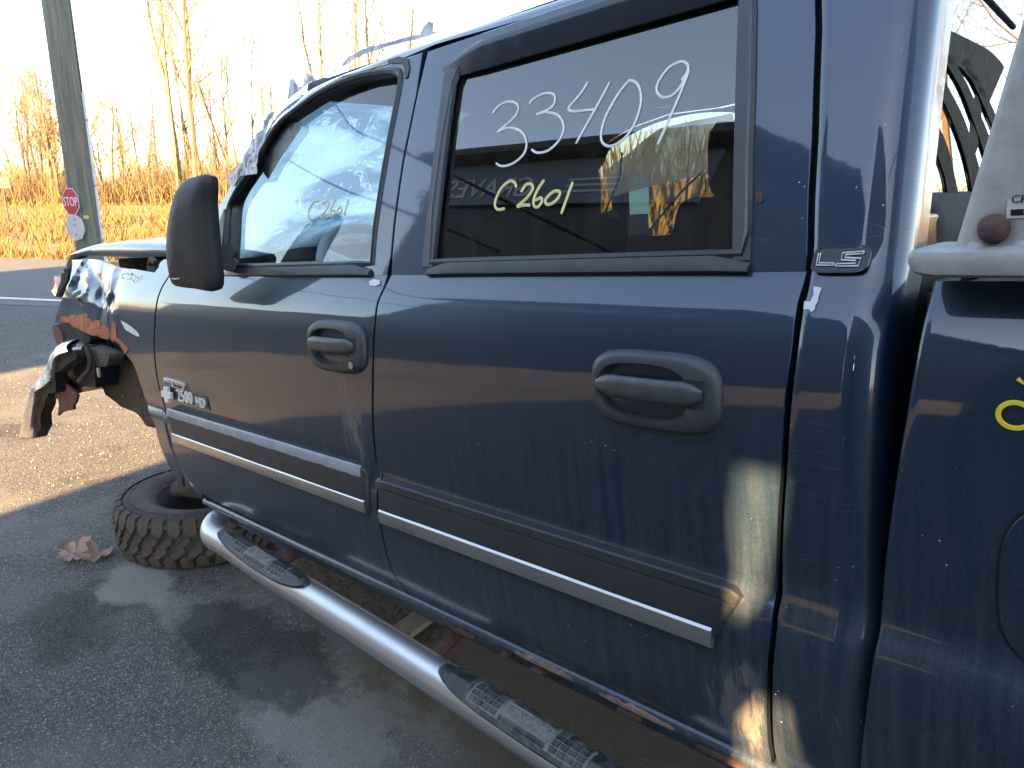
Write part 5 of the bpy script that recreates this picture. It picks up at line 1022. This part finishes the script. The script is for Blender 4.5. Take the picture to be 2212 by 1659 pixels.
handle(front_door, -.098, 1.225, .245, .125, True); hr = handle(rear_door, .829, 1.209, .243, .126, False)
sheet('rust_chip', xz('hdrust'), lambda x, z: Ys(x, z)-.0012, RUST, rear_door, .02, (), 0)
# body side mouldings with their bright strips
def moulding(par, xa, xb, front):
    zt, zb = (.934, .806) if front else (.914, .795)
    rows = []
    N = 60; sa, sb = (.085, .004) if front else (.004, .050)
    zc = (zt+zb)/2; hh = (zt-zb)/2
    for i in range(N+1):
        c_ = i/N; t = .5-.5*cos(pi*c_)
        def pt(u, d):
            dn = (1-u)/2; xl, xr = xa+sa*dn**1.4, xb-sb*dn; x = lerp(xl, xr, t); ed = min(x-xl, xr-x)
            k = max(0., 1-(1-max(0, min(1, ed/.016)))**2); kz = 1-.30*max(0, u)*(1-min(1, ed/.026))**2
            z = zc+hh*u*(1-.22*(1-min(1, ed/.022))**2); return Vector((x, min(.0, Ys(x, z) if z < .9 else -.001)+(d*k**.5 if d < 0 else d), z))
        pr_ = -.012
        rows.append([pt(1, .014), pt(.98, pr_*.55), pt(.93, pr_*.85), pt(.66, pr_), pt(.63, pr_*.72), pt(.60, pr_), pt(-.5, pr_*1.05), pt(-.9, pr_), pt(-1, pr_*.3), pt(-1, .01)])
    o = MB().loft(rows, True).build('side_moulding', TRIMP, par, True, 28)
    rows = []
    for i in range(N+1):
        x = lerp(xa+(.055 if front else .008), xb-(.010 if front else .045), i/N); zc = zb+.026 if front else zb+.027
        rows.append([Vector((x, -.0155 if not front else -.0155, zc+.0185)), Vector((x, -.0195, zc+.0145)), Vector((x, -.0205, zc)), Vector((x, -.0190, zc-.0145)), Vector((x, -.0130, zc-.0185)), Vector((x, -.008, zc))])
    MB().loft(rows, True).build('bright_strip', STRIP, o, True, 35)
    return o
mo_f = moulding(front_door, -1.268, -.010, True); mo_r = moulding(rear_door, .032, .985, False)
# sky reflection on the front moulding's top bevel, painted as a pale strip
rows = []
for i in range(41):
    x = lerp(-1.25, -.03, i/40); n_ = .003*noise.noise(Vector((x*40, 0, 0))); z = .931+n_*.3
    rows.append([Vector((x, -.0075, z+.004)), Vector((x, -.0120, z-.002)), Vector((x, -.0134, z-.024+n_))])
MB().loft(rows, False).build('sky_sheen_edge', simple('sky_sheen_trim', (.27, .30, .34), .42, .1, .3, 40), mo_f, True, 60)
# rocker panel, its bright lip and the rust
rows = []
for i in range(60):
    x = lerp(-1.15, 1.15, i/59); rows.append([Vector((x, .050, .606)), Vector((x, .036, .603)), Vector((x, .028, .594)), Vector((x, .029, .585)), Vector((x, .042, .577)), Vector((x, .058, .560)), Vector((x, .062, .538+.004*noise.noise(Vector((x*14, 0, 0))))), Vector((x, .10, .535)), Vector((x, .12, .60))])
rock = MB().loft(rows, True).build('rocker_panel', PAINT, truck, True, 50)
def crust(par, x0, x1, z, mat, seed):
    rows = []
    for i in range(30):
        t = i/29; x = lerp(x0, x1, t); e = sin(pi*t)**.4; n1 = noise.noise(Vector((x*45, seed, 0))); n2 = noise.noise(Vector((x*60, seed, 5)))
        rows.append([Vector((x, .04, z+.010*e+.004*n1)), Vector((x, .030-.005*e, z+.005*e+.003*n2)), Vector((x, .030-.005*e, z-.003)), Vector((x, .038-.004*e, z-.010*e+.004*n1)), Vector((x, .055, z-.018*e+.005*n2))])
    MB().loft(rows, False).build('rust_patch', mat, par, False)
crust(rock, .43, .60, .592, CRUST, 1.); crust(rock, .66, .84, .590, CRUST, 2.); crust(rock, .22, .30, .576, DRUST, 3.); crust(rock, .88, 1.0, .578, DRUST, 4.)
for k in range(4):
    x = random.uniform(.3, .9); crust(rock, x, x+random.uniform(.02, .05), .572+random.uniform(-.006, .004), DRUST, k+9.)

# step bar with rubber pads
TA = catmull([Vector(p) for p in D['tube_axis']], 4); ax_ = []
for x in [-.97, -.9, -.8, -.6, -.3, 0, .3, .6, .9, 1.2]: ax_.append(Vector((x, -.012, interp([(p.x, p.z) for p in TA], x) if x < .72 else .430-.06*(x-.72))))
front_bend = [Vector((-1.02, .30, .56)), Vector((-1.05, .16, .552)), Vector((-1.065, .085, .545)), Vector((-1.055, .035, .535)), Vector((-1.02, .003, .525))]
mb = MB(); path = catmull(front_bend+ax_, 5); TR = .044; mb.tube(path, TR, 24); bar = mb.build('step_bar', STEEL, truck, True, 60)
def on_bar(x): return interp([(p.x, p.z) for p in path if p.x > -1.0 and p.y < .0], x)
def pad(x0, x1):
    cx = (x0+x1)/2; hl_ = (x1-x0)/2; slope = (on_bar(x1)-on_bar(x0))/(x1-x0); rows = []; N = 44
    def P(x, a, d):   # a = angle round the bar from the top towards the outside
        return Vector((x, -.012-sin(a)*(TR+d), on_bar(x)+cos(a)*(TR+d)))
    for i in range(N+1):
        t = -1+2*i/N; x = cx+hl_*t; wv = (1-abs(t)**3.2)**.5 if abs(t) < 1 else .02
        a0, a1 = .25-.80*wv, .25+.95*wv; row = []
        for k in range(13):
            q = k/12; a = lerp(a0, a1, q); edge = min(1, q/.1, (1-q)/.1); en = min(1, (1-abs(t))/.06+.0)
            ri = 1. if (q < .16 or q > .84 or abs(t) > .90) else .72
            row.append(P(x, a, .011*min(edge, en)**.6*ri))
        rows.append(row)
    o = MB().loft(rows, False).build('step_pad', RUBBER_PAD, bar, True, 45)
    rows = []
    for i in range(13):
        x = cx+hl_*lerp(-.58, .58, i/12); rows.append([P(x, lerp(-.33, .86, k/6), .0086) for k in range(7)])
    MB().loft(rows, False).build('tread_bed', DUSTYR, o, True, 60)
    mb = MB()
    for part in ((-.56, -.26), (.26, .56)):
        for i in range(4):
            for j in range(4):
                xa = cx+hl_*lerp(part[0], part[1], (i+.07)/4); xb = cx+hl_*lerp(part[0], part[1], (i+.93)/4); aa = lerp(-.28, .80, (j+.06)/4); ab = lerp(-.28, .80, (j+.94)/4)
                lo = [P(xa, aa, .007), P(xb, aa, .007), P(xb, ab, .007), P(xa, ab, .007)]; hi = [P(xa+.001, aa+.02, .0112), P(xb-.001, aa+.02, .0112), P(xb-.001, ab-.02, .0112), P(xa+.001, ab-.02, .0112)]
                mb.add(lo+hi, [(4, 5, 6, 7), (0, 1, 5, 4), (1, 2, 6, 5), (2, 3, 7, 6), (3, 0, 4, 7)])
    for (ta, tb, aa, ab) in ((-.23, .23, -.32, -.12), (-.23, .23, .62, .84), (-.84, -.60, -.30, .82), (.60, .84, -.30, .82)):
        n = 8
        for i in range(n):
            xa, xb = cx+hl_*lerp(ta, tb, i/n), cx+hl_*lerp(ta, tb, (i+1)/n); mb.add([P(xa, aa, .009), P(xb, aa, .009), P(xb, (aa+ab)/2, .0102), P(xa, (aa+ab)/2, .0102), P(xb, ab, .009), P(xa, ab, .009)], [(0, 1, 2, 3), (3, 2, 4, 5)])
    mb.build('tread', RUBBER_PAD, o, False)
    mb = MB()                     # the outlined script in the middle
    for s_ in ([(-.20, .50), (-.21, .0), (-.12, -.05), (.02, -.05)], [(-.20, .50), (-.14, .55), (.05, .55)], [(-.15, .40), (-.10, .10), (-.04, .45), (-.02, .10)], [(.02, .45), (.05, .10)], [(.07, .45), (.10, .15), (.14, .45), (.17, .1)], [(.05, .55), (.18, .58), (.21, .3), (.22, .05)]):
        ribbon(mb, [P(cx+hl_*t, a, .0085) for t, a in s_], .0035, .002, None, Vector((0, -.4, .9)))
    mb.build('embossed_script', simple('dusty_rubber', (.24, .23, .21), .9, 0, .2), o)
    return o
def pad_mat():
    t = NT('step_pad_rubber'); d = t.ramp(t.math('ADD', t.noise(30, 7, .75), t.math('MULTIPLY', t.noise(6, 3), .4)), [(.66, 0), (.9, 1)])
    c = t.mix(t.math('MULTIPLY', d, .5), (.013, .015, .018), (.24, .23, .21)); c = t.mix(t.math('MULTIPLY', t.noise(60, 4), .2), c, (.04, .044, .05))
    return t.done(t.pr(Base_Color=c, Roughness=t.math('ADD', .45, t.math('MULTIPLY', d, .4)), Normal=t.bump(t.noise(90, 4), .15, .003)))
RUBBER_PAD = pad_mat(); DUSTYR = simple('dusty_tread_bed', (.22, .215, .20), .9, 0, .5, 60, .2)
pad(-.90, -.34); pad(.235, .80)
for x in (-.6, .15, 1.0):
    mb = MB(); mb.tube([(x, 0, on_bar(min(x, .75))+.0), (x, .16, on_bar(min(x, .75))+.05), (x, .25, .60)], .016, 8); mb.build('bar_bracket', DRUST, truck)

# badges
def badge_plate(key, par, mat, d, t_, inset_=0):
    return sheet(key, [], Ys, mat, par)
dp = D['durapl']; db = sheet('engine_badge', sm([(p[0], p[2]) for p in dp]+[(dp[0][0], dp[0][2])], 1), lambda x, z: Ys(x, z)-.006, BADGE, front_door, .03, (), .006, .001)
cx_ = (dp[0][0]+dp[1][0])/2; textmesh('badge_lettering', 'Duramax', .020, BADGEBLK, db, side_matrix(cx_+.045, -.0072, (dp[0][2]+dp[2][2])/2-.001, .02), .0008, .0, 'CENTER', 1.0)
textmesh('badge_lettering', 'Allison', .020, BADGEBLUE, db, side_matrix(cx_-.045, -.0072, (dp[0][2]+dp[2][2])/2-.001, .02), .0008, .15, 'CENTER', 1.15)
e0, e1 = Vector(D['emb2500'][0]), Vector(D['emb2500'][1]); bt_ = Vector(D['bowtie'][0])
bo = sheet('model_badge', [(e0.x-.006, e0.z+.028), (e0.x+.11, e0.z+.031), (e1.x+.012, e1.z+.022), (e1.x+.012, e1.z-.022), (e0.x+.0, e0.z-.026)], lambda x, z: Ys(x, z)-.003, BADGEBLK, front_door, .03, (), .003, .001)
textmesh('badge_lettering', '2500', .062, BADGEW, bo, side_matrix(lerp(e0.x, e1.x, .325), Ys(-1.1, .99)-.006, lerp(e0.z, e1.z, .33), .0), .003, 0, 'CENTER', 1.06)
textmesh('badge_lettering', 'HD', .048, BADGEW, bo, side_matrix(lerp(e0.x, e1.x, .845), Ys(-1.1, .99)-.006, lerp(e0.z, e1.z, .86)-.003, .0), .003, 0, 'CENTER', 1.05)
bow = [(-.042, .010), (-.020, .010), (-.014, .026), (.020, .026), (.018, .010), (.042, .010), (.036, -.012), (.014, -.012), (.010, -.028), (-.022, -.028), (-.020, -.012), (-.046, -.012)]
MB().prism([(bt_.x+x*1.05, -.010, bt_.z+z*1.05) for x, z in bow], (0, .010, 0)).build('emblem', BADGEW, front_door, False, 30, .001)
ls = D['ls']; lcx = sum(p[0] for p in ls)/4; lcz = sum(p[2] for p in ls)/4+.001; lw, lh = .078, .036
def Yl(x, z): return Yc(lcx, lcz)+(z-lcz)*.62
lb = MB().loft([[Vector((x, Yl(x, z)+d, z)) for x, z in sup(lcx, lcz, lw*s_, lh*s_, 40, 5)] for s_, d in ((1., .006), (1., -.004), (.97, -.006), (.90, -.0062), (.88, -.005))]).build('trim_badge', BADGEBLK, cab, True, 40)
mb = MB()
Lq = lambda a, b: Vector((lcx+a*lw, Yl(0, lcz+b*lh)-.0068, lcz+b*lh))
for s_ in ([(-.40, .22), (-.385, -.20), (-.08, -.22)], [(-.36, .22), (-.35, -.12), (-.08, -.14)], [(-.40, .22), (-.36, .22)], [(-.08, -.14), (-.08, -.22)], [(.38, .26), (.02, .22), (.03, -.03), (.28, -.06), (.285, -.16), (-.04, -.17)], [(.38, .18), (.08, .15), (.085, .05), (.36, .01), (.34, -.25), (-.04, -.25)], [(.38, .26), (.38, .18)], [(-.04, -.17), (-.04, -.25)]): ribbon(mb, [Lq(a, b) for a, b in s_], .0022, .0008)
mb.build('badge_lettering', BADGEW, lb)
# paint chips
for k, F in (('chip1', Ys), ('chip2', Yg), ('chip3', Yc)):
    sheet('paint_chip', xz(k), lambda x, z, F=F: F(x, z)-.0016, BRUST if k == 'chip2' else PRIMER, cab if k == 'chip1' else (rear_door if k == 'chip2' else front_door), .015, (), 0)

# marker numbers
def strokes(prefix, n, F, wdt, mat, par, name, d=-.001):
    for i in range(n):
        P = catmull([Vector((p[0], 0, p[2])) for p in D['%s_%d' % (prefix, i)]], 5); P = [Vector((p.x, F(p.x, p.z)+d, p.z)) for p in P]
        mb = MB(); ribbon(mb, P, wdt, .0008); mb.build(name, mat, par)
strokes('w1', 6, lambda x, z: Yg(x, z)+.013, .0048, WHITEINK, gr, 'marker_stroke'); strokes('w2', 5, lambda x, z: Yg(x, z)+.013, .0062, YELINK, gr, 'marker_stroke')
strokes('w3', 5, lambda x, z: Yg(x, z)+.030, .0052, FAINTINK, gf, 'marker_stroke'); strokes('w4', 5, Yf, .007, WHITEINK, fender, 'marker_stroke', -.0025)

# bed side, rail, fuel door
bf = [(p[0], p[2]) for p in D['bed_front']]; bfT = [(z, x) for x, z in bf]+[(.45, 1.14)]
def edge_b(z): return interp(bfT, z)
rows = []; z = .50
FDC, FDR = (1.432, 1.025), .115
def Yb(x, z):
    y = Ys(x, min(z, 1.385)); q = ((abs(x-FDC[0])/FDR)**3.2+(abs(z-FDC[1])/FDR)**3.2)**(1/3.2)
    return y
zs = []
while z < 1.39: zs.append(z); z += .02
xs_ = [0, .002, .006, .012, .02, .04]+[.06+.012*k for k in range(32)]+[.5, .7, 1., 1.5, 2.1]
for z in zs:
    x0 = edge_b(z); rows.append([Vector((x0+.004, Yb(x0, z)+.10, z)), Vector((x0, Yb(x0, z)+.012, z))]+[Vector((x0+dx, Yb(x0+dx, z)+max(0, .004-dx)*1.2, z)) for dx in xs_])
bed = MB().loft(rows, False).build('bed_side', PAINT, truck, True, 60)
sheet('fuel_gap', sup(FDC[0], FDC[1], .232, .232, 60, 3.2), lambda x, z: Ys(x, z)-.0010, DARK, bed, .03, (), 0)
fdr = sheet('fuel_door', sup(FDC[0], FDC[1], .222, .222, 60, 3.2), lambda x, z: Ys(x, z)-.0030, PAINT, bed, .02, (), .003, .002)
mb = MB(); mb.box(1.20, 1.23, .09, 1.95, .62, 1.36); mb.build('bed_front_wall', DARK, truck, False)
mb = MB(); mb.box(1.23, 3.3, 1.90, 1.97, .62, 1.38); mb.build('far_bed_side', DARK, truck, False)
for i, Z_ in enumerate(((1.318, 1.243), )):
    mb = MB(); ribbon(mb, catmull([(1.326+.017*cos(a), -.001, 1.232+.015*sin(a)) for a in [k*2*pi/12 for k in range(13)]], 2), .006, .001); mb.build('marker_stroke', BRIGHTYEL, bed)
    mb = MB(); ribbon(mb, [(1.326, -.001, 1.275), (1.335, -.001, 1.268), (1.345, -.001, 1.29)], .007, .001); mb.build('marker_stroke', BRIGHTYEL, bed)
# aluminium rail cap and the rack upright bolted on it
rt, rb = D['railtop'], D['railbot']; z0, z1 = rb[-1][2], rt[-1][2]
rows = []
for i in range(13):
    t = i/12; x = (1.2165, 1.2185, 1.223, 1.231)[i] if i < 4 else lerp(1.245, 3.2, ((i-4)/8)**1.5); e = (.45, .72, .88, .97)[i] if i < 4 else 1.; zc = lerp(1.413, 1.405, min(1, t*2)); h = .0165*e; ye = -.034
    rows.append([Vector((x, ye+.006, zc-h)), Vector((x, ye, zc-h*.8)), Vector((x, ye-.003, zc)), Vector((x, ye, zc+h*.75)), Vector((x, ye+.006, zc+h*.95)), Vector((x, ye+.10, zc+h*.95+.003)), Vector((x, ye+.10, zc-h))])
rail = MB().loft(rows).build('bed_rail', ALU, truck, True, 35)
U_ = [(p[0], p[2]) for p in D['upr']]; U_ = [(lerp(U_[0][0], U_[-1][0], (z-U_[0][1])/(U_[-1][1]-U_[0][1])), z) for z in (1.421, 1.5, 1.6, 1.7, 1.85, 2.0)]
rows = []
for x, z in U_: rows.append([Vector((x+.012, .05, z)), Vector((x+.002, .014, z)), Vector((x+.003, .004, z)), Vector((x+.012, .0, z)), Vector((x+.05, .0, z)), Vector((x+.32, .0, z)), Vector((x+.32, .05, z))])
upr = MB().loft(rows).build('rack_upright', ALU, truck, True, 35)
mb = MB(); rows = [[Vector((x, y, 1.418+.004*noise.noise(Vector((x*70, y*50, 0))))) for y in (-.012, .0, .012)] for x in [1.27+.006*k for k in range(40)]]
rows = [[Vector((x, -.010, 1.417)), Vector((x, -.004, 1.4245+.0035*noise.noise(Vector((x*90, 0, 0))))), Vector((x, .002, 1.430+.003*noise.noise(Vector((x*90, 7, 0)))))] for x in [1.268+.005*k for k in range(60)]]
mb.loft(rows, False); mb.build('weld_bead', simple('weld', (.42, .41, .38), .5, .5, .3, 60), upr, True, 60)
bc = Vector(D['boltc'][0]); rings = []
for s_, d in ((1., .012), (1., .002), (.97, -.004), (.86, -.010), (.62, -.0145), (.3, -.0165), (.05, -.017)): rings.append([Vector((bc.x+.0168*s_*cos(k*2*pi/22)*(1+.03*sin(5*k)), d-.0, bc.z+.0168*s_*sin(k*2*pi/22))) for k in range(22)])
MB().loft(rings).build('bolt', BRUST, upr, True, 60)
st = D['stk']; sx0, sz1 = st[0][0], st[0][2]; szb = st[1][2]
mb = MB(); mb.box(sx0, sx0+.11, -.0015, .002, szb-.0, sz1); sk = mb.build('maker_sticker', simple('sticker_silver', (.60, .60, .59), .5, .2, .06), upr, False)
textmesh('sticker_lettering', 'CR', .012, BADGEBLK, sk, side_matrix(sx0+.0115, -.0022, szb+.020, radians(4)), .0004, 0, 'CENTER', 1.0)
textmesh('sticker_lettering', 'M', .019, BADGEBLK, sk, side_matrix(sx0+.029, -.0022, szb+.0195, 0), .0004, 0, 'CENTER', 1.1)
mb = MB(); mb.box(sx0+.004, sx0+.1, -.0022, -.001, szb+.003, szb+.0095); mb.build('sticker_band', BADGEBLK, sk, False)
textmesh('sticker_lettering', 'CAMPBELL', .0055, SWHITE, sk, side_matrix(sx0+.035, -.0028, szb+.0062, 0), .0002, 0, 'CENTER', 1.5)
mb = MB()
for k in range(5): mb.add([Vector((sx0+.018+.010*k, -.0022, szb+.032)), Vector((sx0+.022+.010*k, -.0022, szb+.032)), Vector((sx0+.030+.010*k, -.0022, szb+.039)), Vector((sx0+.026+.010*k, -.0022, szb+.039))], [(0, 1, 2, 3)])
mb.build('sticker_stripes', BADGEBLK, sk, False)
# slatted headache rack behind the back glass
def slat(a, b, nm='slat'):
    A, B_ = catmull([Vector(p) for p in D[a]], 4), catmull([Vector(p) for p in D[b]], 4); rows = []
    N = 24
    for i in range(N+1):
        p = A[int(i/N*(len(A)-1))]; q = B_[int(i/N*(len(B_)-1))]; rows.append([p, q, q+Vector((.003, .0, 0)), p+Vector((.003, .0, 0))])
    return MB().loft(rows).build(nm, RACKM, truck, False)
RACKM = simple('rack_black', (.016, .017, .018), .7, 0, .2, 30, .1, Specular_IOR_Level=.08)
slat('bandU', 'bandL', 'rack_header'); slat('bAo', 'bAi'); slat('bBo', 'bBi'); slat('bCr', 'bCl'); slat('bDr', 'bDl')
sk2 = plate('exhaust_sticker', 'stick', simple('sticker_pink', (.42, .30, .27), .4, .2, .25, 40), truck, .001, 0, False)
sp = D['stick']; textmesh('sticker_lettering', 'MBRP', .028, simple('sticker_red', (.35, .12, .10), .5), sk2, Matrix.Translation((1.127+.001, sum(p[1] for p in sp)/len(sp), sum(p[2] for p in sp)/len(sp)+.003)) @ Matrix.Rotation(radians(90), 4, 'Z') @ Matrix.Rotation(radians(90), 4, 'X'), .0004, .2, 'CENTER', 1.6)
mb = MB(); mb.tube([tuple(Vector(D['rackwhite'][0])+Vector((0, 0, .004))), tuple(Vector(D['rackwhite'][1])+Vector((0, .0, .0)))], .003, 6); mb.build('rack_cable', DARK, truck)

# ------------------------------------------------------------------ tyre lying under the front corner
tyre = empty('loose_tyre', (-3.36, 1.34, 0)); tag(tyre, 'muddy off-road tyre lying flat on the asphalt under the door corner', 'tyre')
TRAD, TH = .380, .242
prof = [(.215, .035), (.225, .015), (.27, .004), (.325, .012), (TRAD-.035, .03), (TRAD-.014, .06), (TRAD-.012, TH/2), (TRAD-.014, TH-.06), (TRAD-.035, TH-.03), (.325, TH-.010), (.29, TH-.004), (.25, TH-.010), (.228, TH-.022), (.215, TH-.035)]
rings = [[Vector((r*cos(2*pi*k/72), r*sin(2*pi*k/72), z)) for k in range(72)] for r, z in prof]
def tyre_mat():
    t = NT('muddy_tread'); f = t.noise(9, 6, .7); g_ = t.noise(45, 5, .7)
    c = t.mix(t.ramp(f, [(.35, 0), (.7, 1)]), (.030, .028, .027), (.085, .065, .050)); c = t.mix(t.ramp(t.noise(6, 3, .5, t.co((1, 1, 1), (3, 1, 2))), [(.62, 0), (.70, .7)]), c, (.16, .075, .035)); c = t.mix(t.math('MULTIPLY', g_, .4), c, (.06, .055, .05))
    return t.done(t.pr(Base_Color=c, Roughness=.8, Normal=t.bump(g_, .25, .004)))
TYM = tyre_mat()
MB().loft(rings, True, (False, False)).build('carcass', TYM, tyre, True, 30)
def lug(mbpts, h0, h1):      # outline in (arc length, height) on the tread
    v = []; n = len(mbpts)
    for r_, k in ((TRAD-.020, 1.06), (TRAD+.002, .93)):
        cx = sum(p[0] for p in mbpts)/n; cz = sum(p[1] for p in mbpts)/n
        for s_, z in mbpts:
            s2 = cx+(s_-cx)*k; z2 = cz+(z-cz)*k; a = s2/TRAD; rr_ = r_-(.018 if z2 > TH-.035 or z2 < .035 else 0); v.append(Vector((rr_*cos(a), rr_*sin(a), z2)))
    f = [tuple(range(n, 2*n))]+[(i, (i+1) % n, n+(i+1) % n, n+i) for i in range(n)]
    me = mesh('tread_block', v, f, False); bm = bmesh.new(); bm.from_mesh(me); bmesh.ops.recalc_face_normals(bm, faces=bm.faces); bm.to_mesh(me); bm.free(); me.materials.append(TYM); return me
NB = 34; pit = 2*pi/NB; pl = TRAD*pit
lt = lug([(-.026, TH-.012), (.026, TH-.012), (.028, TH-.060), (.012, TH-.082), (-.012, TH-.082), (-.026, TH-.06)], 0, 0)
lm1 = lug([(-.030, .122), (.012, .160), (.034, .155), (.030, .137), (-.010, .104), (-.032, .108)], 0, 0)
lm2 = lug([(-.030, .090), (.012, .116), (.034, .110), (.030, .092), (-.010, .063), (-.032, .065)], 0, 0)
lbm = lug([(-.026, .012), (.026, .012), (.026, .050), (.010, .072), (-.014, .070), (-.028, .054)], 0, 0)
for me, ph in ((lt, 0), (lm1, .5), (lm2, .1), (lbm, .55)):
    for k in range(NB):
        o = link('tread_block', me, tyre); o.rotation_euler = (0, 0, (k+ph)*pit+random.uniform(-.01, .01))
sv = []                                        # shoulder bars running over the upper sidewall
for k in range(NB*2):
    a = k*pi/NB; wd = .020; vv = []
    for r_, z in ((TRAD-.006, TH-.042), (TRAD-.030, TH-.022), (TRAD-.072, TH-.0035), (TRAD-.085, TH-.011)):
        for s_ in (-wd/2, wd/2): vv.append(Vector((r_*cos(a)-s_*sin(a), r_*sin(a)+s_*cos(a), z)))
    sv.append(vv)
mb = MB()
for vv in sv: mb.add(vv, [(0, 1, 3, 2), (2, 3, 5, 4), (4, 5, 7, 6)])
mb.build('shoulder_bars', TYM, tyre, False)
rim = MB(); rp_ = [(.222, TH-.03), (.205, TH-.028), (.20, TH-.05), (.185, TH-.075), (.182, .05), (.12, .04), (.05, .05)]; rim.loft([[Vector((r*cos(2*pi*k/48), r*sin(2*pi*k/48), z)) for k in range(48)] for r, z in rp_], True, (False, True)); rim.build('rim', GREASE, tyre, True, 40)
# broken suspension parts resting in it: part of the truck
kn = MB(); o3 = truck.matrix_basis.inverted() if False else None
susp = empty('suspension_knuckle', (-3.33, 1.36, .20)); susp.scale = (1.05, 1.05, 1.05); tag(susp, 'broken greasy suspension knuckle resting in the rim of the loose tyre', 'car part')
def lump(name, pts, rs, mat, par):
    mb = MB(); P = catmull(pts, 4); R = []
    for i in range(len(P)): t = i/(len(P)-1)*(len(rs)-1); k = min(len(rs)-2, int(t)); R.append(lerp(rs[k], rs[k+1], t-k)*(1+.18*noise.noise(P[i]*25+Vector((len(rs), 0, 0)))))
    mb.tube(P, R, 12); return mb.build(name, mat, par, True, 60)
lump('control_arm', [(-.10, -.10, .02), (-.02, -.08, .06), (.08, -.04, .05), (.20, .02, .07)], [.035, .05, .04, .03], GREASE, susp)
lump('knuckle', [(-.08, .02, .0), (-.06, .03, .07), (.0, .06, .13), (.06, .10, .12)], [.04, .055, .045, .03], GREASE, susp)
lump('hub', [(-.02, .10, -.05), (-.02, .10, .06)], [.075, .07], DRUST, susp); lump('link', [(.0, -.02, .10), (.10, .04, .12), (.22, .10, .10)], [.02, .024, .02], GREASE, susp)
lump('ball_joint', [(-.13, .0, .03), (-.13, .0, .09)], [.03, .035], GREASE, susp)

# ------------------------------------------------------------------ leaf, board, dirt on the ground
def leaf_mat():
    t = NT('dry_leaf'); c = t.mix(t.noise(40, 5, .7), (.17, .10, .07), (.42, .29, .22)); return t.done(t.pr(Base_Color=c, Roughness=.85))
LEAF = leaf_mat()
def leaf(name, x, y, s, rz, label):
    P = []
    for k in range(40):
        a = 2*pi*k/40; r = (.50+.34*abs(cos(2.5*a+.4))**.6+.12*abs(sin(7.5*a)))*(1+.35*noise.noise(Vector((cos(a)*1.5, sin(a)*1.5, s*50))))*(1 if cos(a) > 0 else .78); P.append(Vector((r*cos(a), r*sin(a), 0)))
    v = [Vector((0, 0, .10))]; f = []
    for m_ in (.5, 1.):
        for p in P: q = p*m_; v.append(Vector((q.x, q.y, .10*abs(sin(2.5*atan2(q.y, q.x)))*m_+.30*noise.noise(q*1.9+Vector((s*99, 0, 0)))+.55*q.y*q.y+.10*m_*m_)))
    n = 40
    for k in range(n): j = (k+1) % n; f += [(0, 1+k, 1+j), (1+k, 1+n+k, 1+n+j, 1+j)]
    me = mesh(name, v, f, True, 60); o = link(name, me, None, LEAF); mb = MB(); mb.tube([(-.5, 0, .1), (-.9, .1, .12), (-1.2, .05, .06)], .025, 5); st = mb.build('stalk', LEAF, o)
    o.location = (x, y, .012); o.scale = (s, s, s); o.rotation_euler = (.25, .12, rz); tag(o, label, 'leaf'); return o
leaf('dry_leaf', -3.545, .815, .085, .6, 'curled dry brown leaf farther from the tyre, left one of two')
leaf('dry_leaf', -3.46, .885, .075, 2.2, 'smaller dry brown leaf nearest the loose tyre, right one of two')
bd = MB(); bd.box(-.30, .30, -.045, .045, 0, .022); bo_ = bd.build('wooden_board', simple('weathered_board', (.20, .155, .12), .9, 0, .3, 10, .1), None, False, 40, .002); bo_.location = (-2.09, 1.72, .002); bo_.rotation_euler = (0, 0, 1.78); tag(bo_, 'short flat wooden board on the dirty ground under the truck', 'board')
mb = MB(); rnd = random.Random(8)
for i in range(2600):
    x = -2.55+rnd.gauss(0, .35); y = 1.62+rnd.gauss(0, .16); r = .003+.010*rnd.random()**3
    if y < 1.25: continue
    v = [Vector((x+r*cos(k*2.1+i)*rnd.uniform(.6, 1.2), y+r*sin(k*2.1+i)*rnd.uniform(.6, 1.2), 0)) for k in range(3)]+[Vector((x, y, r*rnd.uniform(.5, 1.)))]
    mb.add(v, [(0, 1, 3), (1, 2, 3), (2, 0, 3)])
dd = mb.build('dirt_debris', simple('brown_dirt', (.12, .085, .06), .95, 0, .4, 30), None, False); dd['kind'] = 'stuff'
